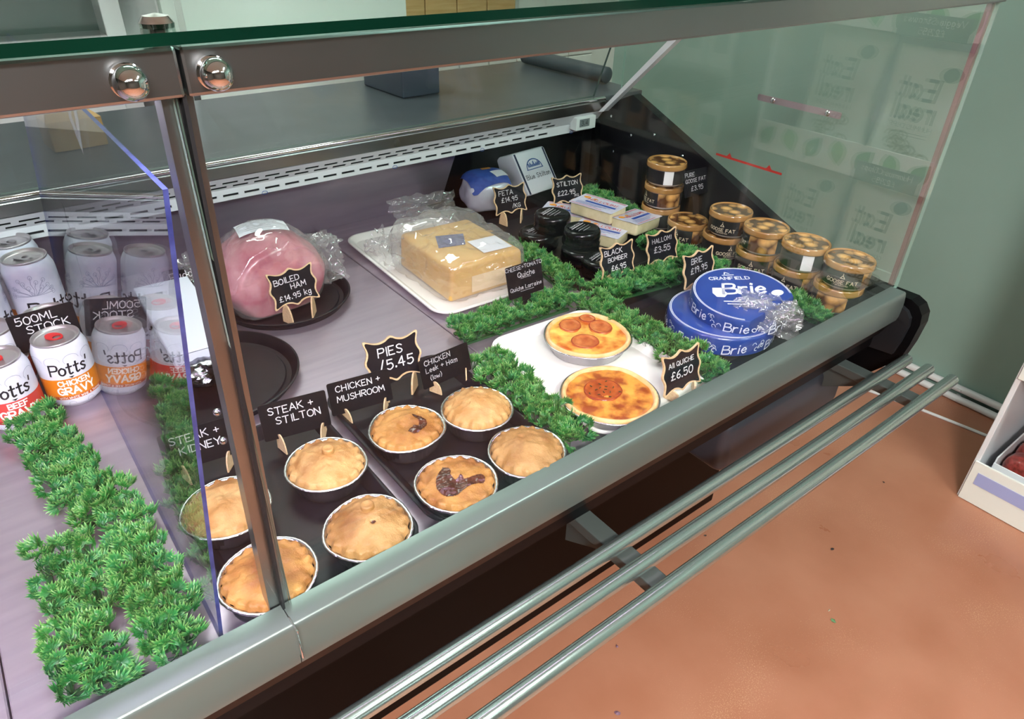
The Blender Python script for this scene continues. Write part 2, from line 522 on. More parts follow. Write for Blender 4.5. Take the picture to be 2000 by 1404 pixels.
# ceiling light panels
M_PANEL = emit_mat('light_panel', '#ecfff9', CEIL_LIGHT)
M_PANEL_B = emit_mat('light_panel_bright', '#fffaf6', CEIL_LIGHT * 12.5)
M_PANEL_D = emit_mat('light_panel_staff', '#f4fff8', CEIL_LIGHT * 1.7)
M_PANEL_C = emit_mat('light_panel_mid', '#ecfff9', CEIL_LIGHT * 3.4)
for i, (x, y, sx, sy, lab) in enumerate((
        (-0.35, -1.30, 1.00, 0.26, 'unseen light over the customer side, hung low to brighten the near floor'),
        (-1.6, -2.2, 1.2, 0.3, 'ceiling light over the far left of the shop floor'),
        (1.5, -2.6, 1.2, 0.3, 'ceiling light near the front wall on the right'),
        (1.50, -1.15, 0.3, 0.9, 'unseen ceiling light added to brighten the snack shelf'),  # added so the shelf shows brighter in the front glass
        (0.7, 1.42, 1.2, 0.3, 'ceiling light over the staff side behind the counter'))):
    zl = 2.22 if i == 0 else 2.65  # first light is unseen; its low hang is shaped for the floor gradient
    c = empty('ceiling_light', (x, y, zl), 0, lab, 'light', 'ceiling lights')
    if i == 0:
        for hx in (-.4, .4):
            obj('hanger', tube([(hx, 0, 0), (hx, 0, .43)], .004, 8), M_CHROME, c)
    obj('housing', box(-sx / 2 - .02, sx / 2 + .02, -sy / 2 - .02, sy / 2 + .02, -0.04, 0, .005), M_WHITEPL, c)
    obj('diffuser', box(-sx / 2, sx / 2, -sy / 2, sy / 2, -0.052, -0.0405, .003), M_PANEL_B if i == 0 else M_PANEL_C if i == 3 else M_PANEL_D if i == 4 else M_PANEL, c)

# ================================================================ the refrigerated counter
XL, XE = -0.95, 1.43
ct = empty('display_counter', (0.3, 0.45, 0), 0, 'long refrigerated glass display counter with steel deck and three front rails', 'display counter')
def part(name, bm, m, smooth=False, parent=None):
    return obj(name, bm, m, parent or ct, smooth=smooth, world=parent is None)

# deck panels
for x0, x1, m in ((XL, -0.141, M_DECK), (-0.139, 0.617, M_DECK), (0.619, 0.935, M_DECK), (0.937, XE, M_BLACKDECK)):
    part('deck_panel', box(x0, x1, 0.012, 1.052, D - 0.012, D, 0.0015, 1), m)
part('tub_floor', box(XL, XE, 0.03, 1.08, D - 0.1, D - 0.014), M_BLACKPL)
# sloping back riser
for x0, x1, m in ((XL, 0.108, M_DECK), (0.110, 0.98, M_DECK), (0.982, XE, M_BLACKDECK)):
    part('back_riser', prism([(1.056, D - .01), (0.965, 0.978), (0.985, 0.985), (1.076, D - .01)], lambda u, v, t: (t, u, v), x0, x1), m)
# slotted air grille: bars between the slots, bent along its length
def grille(x0, x1, xs1):
    b = bmesh.new()
    yz = lambda z: 0.93 - max(0.0, (z - 0.995)) * 0.8
    def bar(a, c, z0, z1):
        prism([(yz(z0), z0), (yz(z1), z1), (yz(z1) + .003, z1), (yz(z0) + .003, z0)], lambda u, v, t: (t, u, v), a, c, b)
    rows = [(0.9795, 0.9845, 0.0), (0.9985, 1.0035, 0.5), (1.0085, 1.0135, 0.0)]
    edges = [0.972, 0.9795, 0.9845, 0.995, 0.9985, 1.0035, 1.0085, 1.0135, 1.024]
    for z0, z1 in zip(edges, edges[1:]):
        rw = [r for r in rows if abs(r[0] - z0) < 1e-6]
        if not rw:
            bar(x0, x1, z0, z1); continue
        ph = rw[0][2]
        k0 = math.floor((x0 - 0.6035) / 0.0436)
        x = x0
        for k in range(k0, 80):
            a = 0.6035 + (k + ph) * 0.0436
            c = a + 0.0315
            if a < x0 + .006: continue
            if c > xs1: break
            bar(x, a, z0, z1)
            x = c
        bar(x, x1, z0, z1)
    return b
part('air_grille', grille(XL, 0.107, 0.10), M_WHITEMETAL)
part('air_grille', grille(0.109, XE - .004, 1.275), M_WHITEMETAL)
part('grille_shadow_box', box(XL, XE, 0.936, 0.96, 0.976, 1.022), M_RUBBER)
# small blue pen rings on the grille edge are clips
for x in (-0.02, 0.03, 0.47, 0.78, 1.03, 1.33):
    part('grille_clip', tube([(x + .006 * cos(a), .9285, .9735 + .0035 * sin(a)) for a in [i * PI / 6 for i in range(13)]], .0006, 5), mat('blue_ink', '#3b5fa8', .5))
# steel fascia, chrome edge, staff worktop
part('rear_fascia', box(XL, 0.107, 0.905, 0.97, 1.0245, 1.050, .002), M_STEEL)
part('rear_fascia', box(0.109, XE, 0.905, 0.97, 1.0245, 1.050, .002), M_STEEL)
part('chrome_edge', tube([(XL, 0.913, 1.054), (XE, 0.913, 1.054)], 0.0055, 12), M_CHROME, True)
part('staff_worktop', box(XL, 1.605, 0.935, 1.46, 1.03, 1.052, .003), M_DARKGREY)
part('staff_cabinet', box(XL, 1.60, 1.09, 1.44, 0.0, 1.0295), M_STEEL)
# temperature display
th = part('thermometer', box(1.322, 1.393, 0.901, 0.927, 0.983, 1.017, .002), M_WHITEPL)
obj('display', box(1.333 - .3, 1.368 - .3, 0.8995 - .45, 0.9008 - .45, 0.992, 1.012), mat('lcd_grey', '#7d8284', .3), th)
obj('lettering', ribbons(text_strokes('3.4', .012, 1.350 - .3, .996), .0013, lambda u, v: (u, 0.8992 - .45, v)), M_RUBBER, th)
# end wall of the tub: black moulded panel, sloping shoulder
part('end_panel', prism([(0.03, 0.70), (0.03, 0.835), (0.25, 0.862), (0.81, 1.082), (0.90, 1.042), (1.06, 1.042), (1.06, 0.70)], lambda u, v, t: (t, u, v), XE, XE + .028), M_BLACKDECK)
part('end_moulding', prism([(0.30, D), (0.80, D), (0.90, 0.87), (0.92, 0.99), (0.93, 1.0), (0.93, D)], lambda u, v, t: (t, u, v), XE - .02, XE - .001), M_BLACKPL)
for y, z in ((.86, 1.02), (.80, .98), (.72, 1.0), (.62, .97), (.66, .90), (.84, .93)):
    rb_ = lathe([(0.0001, .0015), (.003, .001), (.0035, 0)], 10)
    bmesh.ops.rotate(rb_, verts=rb_.verts, matrix=Matrix.Rotation(-PI / 2, 3, 'Y'))
    bmesh.ops.translate(rb_, verts=rb_.verts, vec=(XE - .0005 - (.02 if y > .82 else 0), y, z))
    part('rivet', rb_, M_CHROME)
# white strut of the sloping rear pane
part('strut', prism([(0.905, 1.022), (0.885, 1.028), (0.52, 1.376), (0.545, 1.376)], lambda u, v, t: (t, u, v), XE - .028, XE - .008), M_WHITEMETAL)
# front profile in two lengths
prof = [(.03, .8515), (.0015, .8515), (-.0012, .8495), (-.0030, .842), (-.0045, .83), (-.0052, .812), (-.0045, .797), (-.002, .787), (.03, .787)]
part('front_profile', prism(prof, lambda u, v, t: (t, u, v), XL, 0.1145), M_ALU, True)
part('front_profile', prism(prof, lambda u, v, t: (t, u, v), 0.1155, XE - .01), M_ALU, True)
part('front_skirt', prism([(.0, .7865), (.02, .745), (.06, .70), (.32, .70), (.32, .7865)], lambda u, v, t: (t, u, v), XL, XE), M_BLACKPL)
part('base', box(XL, XE + .02, 0.322, 1.085, 0.0, 0.71, .004), M_BLACKGL)
part('motor_cover', box(0.98, 1.41, 0.055, 0.30, 0.545, 0.672, .022, 4), mat('slate_plastic', '#2a2d35', 0.4), True)
# black bumper cap at the right-hand end
cap = [(0.10, 0.836), (-0.012, 0.836), (-0.030, 0.828), (-0.042, 0.812), (-0.045, 0.79), (-0.040, 0.74), (-0.032, 0.70), (0.05, 0.60), (0.2, 0.56), (0.33, 0.56), (0.33, 0.836)]
part('bumper_end_cap', prism(cap, lambda u, v, t: (t, u, v), XE, XE + .035), M_BLACKPL)
part('bumper_rim', prism([(y * 0.86 + .01, (z - .73) * .80 + .735) for y, z in cap[:7]] + [(.08, .70), (.08, .82)], lambda u, v, t: (t, u, v), XE - .012, XE - .0005), M_RUBBER)
# glass: front panes, end pane, sloping rear pane, thick green slab on top
def pane(name, bm, edge, m=M_GLASS):
    o = part(name, bm, m)
    o.data.materials.append(edge)
    for p in o.data.polygons:
        if p.area < 0.02: p.material_index = 1
    return o
M_GEDGE2 = mat('glass_edge_pale', '#8fb0a2', 0.15, coat=1)
pane('front_pane', box(XL, 0.1225, 0.024, 0.030, 0.848, 1.380), M_GEDGE2)
pane('front_pane', box(0.1245, XE + .004, 0.024, 0.030, 0.848, 1.380), M_GEDGE2)
pane('end_pane', box(XE + .004, XE + .010, 0.031, 0.86, 0.87, 1.40), M_GEDGE2)
part('edge_reflection_strip', box(XE - .006, XE + .003, .0305, .040, .852, 1.376), mat('pinkish_reflection', '#6d524f', .4))  # thin strip coloured as the reflection along the end pane's front edge
a = math.radians(70)
b = box(XL, XE - .03, -.003, .003, 0, .335)
bmesh.ops.rotate(b, verts=b.verts, matrix=Matrix.Rotation(PI / 2 - a, 3, 'X'))
bmesh.ops.translate(b, verts=b.verts, vec=(0, .925, 1.06))
pane('rear_pane', b, mat('glass_edge_dim', '#3c4a46', .3))
pane('top_slab', box(XL, XE + .04, 0.006, 0.46, 1.411, 1.4185), M_GLASSEDGE, M_SLAB)
# steel header in two lengths, chrome ball bolts, slab stand-offs
part('header', box(XL, 0.1292, 0.018, 0.062, 1.3765, 1.4085, .0025), M_STEEL)
part('header', box(0.1308, XE + .012, 0.018, 0.062, 1.3765, 1.4085, .0025), M_STEEL)
for x in (0.096, 0.149):
    bb = bmesh.new(); bmesh.ops.create_uvsphere(bb, u_segments=28, v_segments=18, radius=.0108)
    bmesh.ops.translate(bb, verts=bb.verts, vec=(x, 0.0085, 1.391))
    o = part('ball_bolt', bb, M_CHROME, 'all')
    lb = lathe([(.0112, 0), (.0112, .003), (.0085, .0045)], 24)
    bmesh.ops.rotate(lb, verts=lb.verts, matrix=Matrix.Rotation(PI / 2, 3, 'X'))
    bmesh.ops.translate(lb, verts=lb.verts, vec=(x - .3, 0.018 - .45, 1.391))
    obj('collar', lb, M_CHROME, o, smooth=True)
for x in (0.124, 0.75, 1.38):
    so = part('slab_standoff', lathe([(.006, 1.4085), (.006, 1.4185), (.0105, 1.4187), (.0108, 1.4215), (.008, 1.4255), (.0001, 1.427)], 24), M_CHROME, True)
    so.location = (x - .3, 0.030 - .45, 0)
    for v in so.data.vertices: v.co += Vector(ct.location)
# mullion post, joint seal, clip over the profile
pp = bmesh.new()
sec = [(-.0105, .000), (-.010, .022), (-.006, .029), (.004, .030), (.009, .026), (.0105, .018), (.0105, .000)]
ra = [pp.verts.new((0.1135 + u, 0.0315 + v, 0.84)) for u, v in sec]
rb = [pp.verts.new((0.1265 + u, 0.0315 + v, 1.377)) for u, v in sec]
for i in range(len(sec)):
    j = (i + 1) % len(sec); pp.faces.new((ra[i], ra[j], rb[j], rb[i]))
pp.faces.new(ra); pp.faces.new(rb)
bmesh.ops.recalc_face_normals(pp, faces=pp.faces)
po = part('mullion_post', pp, M_STEEL, True)
for x, z in ((.1085, 1.107), (.1075, 1.075)):
    sb = bmesh.new(); bmesh.ops.create_uvsphere(sb, u_segments=12, v_segments=8, radius=.0036)
    bmesh.ops.translate(sb, verts=sb.verts, vec=(x - .3, 0.052 - .45, z)); 
    obj('screw', sb, M_CHROME, po, smooth='all').location = (-.0045, -.006, 0)
part('joint_seal', prism([(-.0014, 0), (.0014, 0), (.0014, 1), (-.0014, 1)], lambda u, v, t: (0.1155 + u + .0135 * v, 0.0225 + t, 0.85 + .527 * v), 0, .009), M_RUBBER)
part('joint_clip', box(0.1143, 0.1163, -.0125, .01, 0.806, 0.8525, .0006), M_CHROME)
# bracket plate and level mark on the end pane
bp = part('pane_bracket', prism(rrect(0.20, 0.013, .003), lambda u, v, t: (t, 0.34 + u, 1.147 + v), XE + .0005, XE + .0035), mat('pinkish_steel', '#a79a9c', .4, .6))
for y in (0.400, 0.269):
    sb = bmesh.new(); bmesh.ops.create_uvsphere(sb, u_segments=12, v_segments=8, radius=.006)
    bmesh.ops.scale(sb, verts=sb.verts, vec=(.5, 1, 1)); bmesh.ops.translate(sb, verts=sb.verts, vec=(XE - .3, y - .45, 1.147))
    obj('screw', sb, M_CHROME, bp, smooth='all')
lm = part('level_mark', box(XE + .0030, XE + .0036, 0.34, 0.523, 0.9965, 1.0015), M_RED)
for y in (.485, .375):
    obj('arrow', prism([(-.007, .0), (.007, .0), (0, .009)], lambda u, v, t: (t, y - .45 + u, 1.0015 + v), XE + .0030 - .3, XE + .0036 - .3), M_RED, lm)
# lamp under the header
for x0, x1, k in ((XL + .02, 0.112, 4.6), (0.145, XE - .05, 1.0)):
    lt = part('led_lamp', box(x0, x1, 0.064, 0.092, 1.3815, 1.400, .003), M_WHITEPL)
    M_LED = emit_mat('led_tube', '#ecd6ff' if x0 < 0 else '#f9d4fb', LED_LIGHT * k)
    obj('tube', box(x0 + .01 - .3, x1 - .01 - .3, 0.067 - .45, 0.089 - .45, 1.3790, 1.3813, .001), M_LED, lt)
# customer rails on arms
RX = 1.412
for y in (-0.052, -0.097, -0.144):
    part('rail', tube([(XL, y, 0.72), (RX - .002, y, 0.72), (RX, y, 0.72)], [.0118, .0118, .0108], 24), M_TUBE, True)
for x in (-0.35, 0.574, 1.31):
    am = part('rail_arm', box(x - .016, x + .016, -0.142, 0.06, 0.688, 0.7075, .002), M_ARM)
    obj('gusset', prism([(0.06, 0.688), (-0.04, 0.688), (0.06, 0.63)], lambda u, v, t: (t - .3, u - .45, v), x - .004, x + .004), M_ARM, am)

# ================================================================ loose things: divider and its cord
dv = empty('acrylic_divider', (0.0535, 0.5, D), 0, 'clear acrylic divider sheet leaning between the cans and the pies', 'divider')
db = box(-.002, .002, -0.44, 0.405, 0.001, 0.495)
sh = Matrix.Identity(3); sh[0][2] = 0.115
bmesh.ops.transform(db, verts=db.verts, matrix=sh.to_4x4())
do = obj('sheet', db, M_ACRYL, dv)
do.data.materials.append(M_ACRYLEDGE)
for p in do.data.polygons:
    if p.area < 0.02: p.material_index = 1
cd = tube([(px_ + .0075, py_, pz_) for px_, py_, pz_ in [(.098, .50, 1.300), (.100, .50, 1.3085), (.1035, .50, 1.3085), (.108, .50, 1.302), (.109, .498, 1.285), (.106, .497, 1.265), (.1075, .495, 1.24), (.107, .494, 1.222), (.1085, .495, 1.24), (.112, .497, 1.262), (.114, .498, 1.285), (.1115, .50, 1.302)]], .0017, 6)
co = obj('hanging_cord', cd, mat('white_string', '#d8d4d8', .7), smooth=True)
tag(co, 'thin white string looped over the top edge of the clear divider', 'string')

# ================================================================ trays
M_BLACKTRAY = mat('black_tray', '#110f15', 0.4, color2='#18151d', nscale=60, spec=.25, bump=0.1, bscale=300, bdist=.0004)
M_WHITETRAY = mat('white_tray', '#e9e8e4', 0.3)
def round_tray(loc, r, label, m):
    t = empty('round_tray', loc, 0, label, 'tray', 'round black trays')
    obj('base', lathe([(.0001, .001), (r - .02, .001), (r - .012, .002), (r - .003, .016), (r, .0185), (r + .003, .018), (r + .003, .0165), (r - .001, .0145), (r - .010, 0.0), (.0001, 0)], 72), m, t, smooth=True)
    obj('floor_mat', lathe([(.0001, .0032), (r - .022, .0032), (r - .020, .0014)], 72), m, t, smooth=True)
    return t
round_tray((0.417, 0.754, D), 0.126, 'round black tray holding the boiled ham', M_BLACKTRAY)
round_tray((0.2065, 0.552, D), 0.138, 'empty round black tray behind the steel post', M_BLACKTRAY)
def rect_tray(cx, cy, w, l, rz, h, label, m, r=.035, name='rectangular_tray', rim=.006):
    t = empty(name, (cx, cy, D), rz, label, 'tray')
    b = bmesh.new()
    rings = []
    # outside rim down to floor, inside
    for z, off in ((h - .003, rim), (h, rim), (h + .001, rim * .5), (h, 0.0), (.0065, -.009), (.003, -.013)):
        rings.append([b.verts.new((u, v, z)) for u, v in rrect(w + 2 * off, l + 2 * off, max(.008, r + off), 8)])
    for z, off in ((0.0, -.012), (.004, -.010)):
        rings.insert(0, [b.verts.new((u, v, z)) for u, v in rrect(w + 2 * off, l + 2 * off, max(.008, r + off), 8)])
    rings[0], rings[1] = rings[1], rings[0]
    # order: bottom, lower outside, rim ..., floor
    order = rings
    for a_, c_ in zip(order, order[1:]):
        n = len(a_)
        for i in range(n):
            j = (i + 1) % n
            b.faces.new((a_[i], a_[j], c_[j], c_[i]))
    b.faces.new(order[0]); b.faces.new(order[-1])
    bmesh.ops.recalc_face_normals(b, faces=b.faces)
    obj('shell', b, m, t, smooth=True)
    return t
rect_tray(0.190, 0.205, 0.222, 0.330, 0, .018, 'black rectangular tray under the four left-hand pies', M_BLACKTRAY)
rect_tray(0.440, 0.215, 0.222, 0.345, 0.0, .018, 'black rectangular tray under the four pies beside the parsley', M_BLACKTRAY)
rect_tray(0.752, 0.205, 0.240, 0.318, -0.05, .015, 'white tray holding the two quiches', M_WHITETRAY)
rect_tray(0.760, 0.722, 0.245, 0.44, -0.04, .014, 'white tray holding the bagged block of yellow cheese', M_WHITETRAY)
rect_tray(1.110, 0.650, 0.285, 0.40, 0.0, .010, 'black tray under the black cheeses and halloumi packs', M_BLACKTRAY, r=.012)
rect_tray(1.060, 0.180, 0.270, 0.285, 0.0, .010, 'black tray under the blue brie wheels', M_BLACKTRAY, r=.012)

# ================================================================ pies
M_FOIL = mat('foil_tin', '#d2d0d2', 0.24, 1.0, bump=0.25, bscale=90, bdist=.001)
def pastry(name, c1, c2, c3):
    m = bpy.data.materials.new(name); m.use_nodes = True
    nt = m.node_tree; b = nt.nodes['Principled BSDF']
    b.inputs['Roughness'].default_value = .48
    tc = nt.nodes.new('ShaderNodeTexCoord')
    n1 = nt.nodes.new('ShaderNodeTexNoise'); n1.inputs['Scale'].default_value = 38; n1.inputs['Detail'].default_value = 5
    n2 = nt.nodes.new('ShaderNodeTexNoise'); n2.inputs['Scale'].default_value = 16; n2.inputs['Detail'].default_value = 3
    n3 = nt.nodes.new('ShaderNodeTexNoise'); n3.inputs['Scale'].default_value = 420; n3.inputs['Detail'].default_value = 2
    info = nt.nodes.new('ShaderNodeObjectInfo')
    ad = nt.nodes.new('ShaderNodeVectorMath'); ad.operation = 'ADD'
    nt.links.new(tc.outputs['Object'], ad.inputs[0]); nt.links.new(info.outputs['Location'], ad.inputs[1])
    for n in (n1, n2, n3): nt.links.new(ad.outputs[0], n.inputs['Vector'])
    r1 = nt.nodes.new('ShaderNodeValToRGB')
    r1.color_ramp.elements[0].position = .36; r1.color_ramp.elements[0].color = (*lin(c1), 1)
    r1.color_ramp.elements[1].position = .64; r1.color_ramp.elements[1].color = (*lin(c2), 1)
    nt.links.new(n1.outputs[0], r1.inputs[0])
    r2_ = nt.nodes.new('ShaderNodeValToRGB')
    r2_.color_ramp.elements[0].position = .54; r2_.color_ramp.elements[0].color = (0, 0, 0, 1)
    r2_.color_ramp.elements[1].position = .74; r2_.color_ramp.elements[1].color = (1, 1, 1, 1)
    nt.links.new(n2.outputs[0], r2_.inputs[0])
    mx = nt.nodes.new('ShaderNodeMix'); mx.data_type = 'RGBA'
    nt.links.new(r2_.outputs[0], mx.inputs['Factor']); nt.links.new(r1.outputs[0], mx.inputs['A'])
    mx.inputs['B'].default_value = (*lin(c3), 1)
    nt.links.new(mx.outputs['Result'], b.inputs['Base Color'])
    bp_ = nt.nodes.new('ShaderNodeBump'); bp_.inputs['Strength'].default_value = .6; bp_.inputs['Distance'].default_value = .0012
    nt.links.new(n3.outputs[0], bp_.inputs['Height']); nt.links.new(bp_.outputs[0], b.inputs['Normal'])
    return m
PALE = pastry('pastry_pale', '#c8a168', '#ae7d44', '#8a4f22')
GOLD = pastry('pastry_golden', '#bd8b4a', '#9c672f', '#743c16')
TAN = pastry('pastry_tan', '#b58b56', '#9b703c', '#7a4a22')
M_FILL = mat('meat_filling', '#35190f', 0.25, color2='#5a3022', nscale=60, coat=.4, bump=.5, bscale=120)

R_PIE = 0.0500
def make_pie(loc, rz, label, m, dome, seed, button=None, filling=None, dents=(), wob=.02, flap=None):
    t = empty('pie', loc, rz, label, 'pie', 'individual pies in foil tins')
    rn = random.Random(seed)
    ph = rn.uniform(0, 6)
    wobf = lambda th: 1 + wob * cos(3 * th + ph) + wob * .6 * cos(2 * th + 2 * ph) + wob * .35 * cos(7 * th - ph)
    def fr(th, k):
        f = wobf(th) if k >= 2 else 1 + (wobf(th) - 1) * .3
        if 1 <= k <= 3: f *= 1 + .012 * cos(38 * th)
        if k >= 4: f *= 1 + .004 * cos(38 * th)
        return f
    prof = [(.0425, 0.0006), (.044, .002), (.0475, .015), (.0502, .0295), (.0512, .0318), (.0540, .0335), (.0560, .0328), (.0563, .0310), (.0555, .0300)]
    obj('tin', lathe(prof, 152, fr, cap0=True), M_FOIL, t, smooth='all')
    off = Vector((seed * 2.3, seed * .7, 0))
    nc = 17 + seed % 4
    def hgt(x, y):
        r = math.hypot(x, y) / R_PIE; th = math.atan2(y, x)
        q = min(r, 1)
        h = .0315 + dome * (1 - q ** 2.6) ** .9
        h += .0021 * noise.fractal(Vector((x * 62, y * 62, 0)) + off, 1.0, 2.0, 4)
        e = max(0, 1 - abs(q - .93) / .13)
        h += e * (.0028 + .0026 * cos(nc * th + ph) * (.6 + .4 * noise.noise(Vector((th * 2, seed, 0))))) 
        for dx, dy, dr, dd in dents:
            g = math.hypot(x - dx, y - dy) / dr
            if g < 2: h -= dd * math.exp(-g * g * 2)
        return h
    b = bmesh.new()
    NR, NS = 30, 112
    c0 = b.verts.new((0, 0, hgt(0, 0)))
    prev = None
    for i in range(1, NR + 1):
        q = i / NR
        ring = []
        for k in range(NS):
            th = 2 * PI * k / NS
            rr = R_PIE * q * (1 + (wobf(th) - 1) * q) * (1 + (.030 * cos(nc * th + ph) if q > .9 else 0))
            x, y = rr * cos(th), rr * sin(th)
            ring.append(b.verts.new((x, y, hgt(R_PIE * q * cos(th), R_PIE * q * sin(th)) - (.0035 if i == NR else 0))))
        for k in range(NS):
            j = (k + 1) % NS
            if prev is None: b.faces.new((c0, ring[k], ring[j]))
            else: b.faces.new((prev[k], ring[k], ring[j], prev[j]))
        prev = ring
    bmesh.ops.recalc_face_normals(b, faces=b.faces)
    obj('crust', b, m, t, smooth='all')
    if button:
        bx_, by_, br = button
        pb = lathe([(.0001, .0030), (br * .5, .0028), (br * .72, .0048), (br * .92, .0046), (br, .002), (br * 1.02, -.003)], 24)
        o = obj('dough_button', pb, m, t, smooth='all', loc=(bx_, by_, hgt(bx_, by_) + .0012))
        o.rotation_euler = (-by_ * 5, bx_ * 5, 0)
    if filling:
        for fi, poly in enumerate(filling):
            poly = _smooth(list(poly) + [poly[0]], 6)
            fb = bmesh.new()
            st = .0011
            xs = [p[0] for p in poly]; ys = [p[1] for p in poly]
            vm = {}
            def gv(i, j):
                if (i, j) not in vm:
                    x, y = min(xs) + i * st, min(ys) + j * st
                    vm[(i, j)] = fb.verts.new((x, y, hgt(x, y) + .0009 + .0005 * noise.noise(Vector((x * 300, y * 300, 0)))))
                return vm[(i, j)]
            for i in range(int((max(xs) - min(xs)) / st) + 1):
                for j in range(int((max(ys) - min(ys)) / st) + 1):
                    if inside(min(xs) + (i + .5) * st, min(ys) + (j + .5) * st, poly):
                        fb.faces.new((gv(i, j), gv(i + 1, j), gv(i + 1, j + 1), gv(i, j + 1)))
            if fb.faces: obj('filling', fb, M_FILL, t, smooth='all')
            else: fb.free()
    return t
ZT = D + .0035
pv = [
 ((0.255, 0.217), 0.0, 'pale golden pie with a flat dough button behind, under the steak and stilton card', PALE, .014, 1, (.002, .010, .0082), None, ((.0, -.02, .006, .0015),), .014),
 ((0.383, 0.220), 0.0, 'browned pie with a split showing purple filling, before the chicken and mushroom card', GOLD, .012, 2, None, [[(.006, -.020), (.016, -.024), (.024, -.016), (.030, -.004), (.028, .008), (.018, .016), (.006, .017), (.016, .009), (.018, .000), (.010, -.008)]], ((.0, -.006, .014, .006), (.018, .000, .008, .004)), .02),
 ((0.494, 0.198), 0.0, 'tall domed pale pie with scalloped rim next to the chicken, leek and ham card', PALE, .022, 3, None, None, ((.004, .014, .008, .003), (-.012, -.012, .003, .003), (.008, -.006, .004, .002)), .008),
 ((0.246, 0.080), 0.0, 'tan pie with a ring button and a small dark hole, by the front glass', TAN, .020, 4, (-.002, .014, .0085), [[(.006, -.010), (.011, -.011), (.012, -.008), (.008, -.0065)]], ((.008, -.009, .004, .003),), .02),
 ((0.377, 0.081), 0.0, 'browned pie with a large crescent of dark meat filling, by the front glass', GOLD, .011, 5, None, [[(-.020, .020), (-.010, .016), (-.008, .004), (.000, -.004), (.006, .002), (.012, -.004), (.022, .004), (.032, .010), (.038, .004), (.036, -.006), (.026, -.010), (.016, -.018), (.004, -.030), (-.010, -.032), (-.022, -.024), (-.026, -.008), (-.024, .008)]], ((.0, -.008, .015, .003), (.004, .002, .008, -.004)), .014),
 ((0.493, 0.076), 0.0, 'plain tan domed pie in the front right corner of the black trays', TAN, .020, 6, None, None, ((-.008, .010, .006, .003), (.000, -.014, .003, .0015)), .012),
 ((0.121, 0.083), 0.0, 'golden pie half hidden behind the foot of the steel post, by the front glass', GOLD, .012, 7, None, None, ((.016, .008, .01, .002),), .014),
 ((0.119, 0.216), 0.0, 'golden pie partly seen through the clear divider, behind the steel post', PALE, .014, 8, None, None, ((.004, .012, .014, .003), (-.004, .018, .01, .002)), .014),
]
for (xy, rz, lab, m, dome, sd, but, fil, den, wob) in pv:
    make_pie((xy[0], xy[1], ZT), rz - .68, lab, m, dome, sd, but, fil, den, wob)

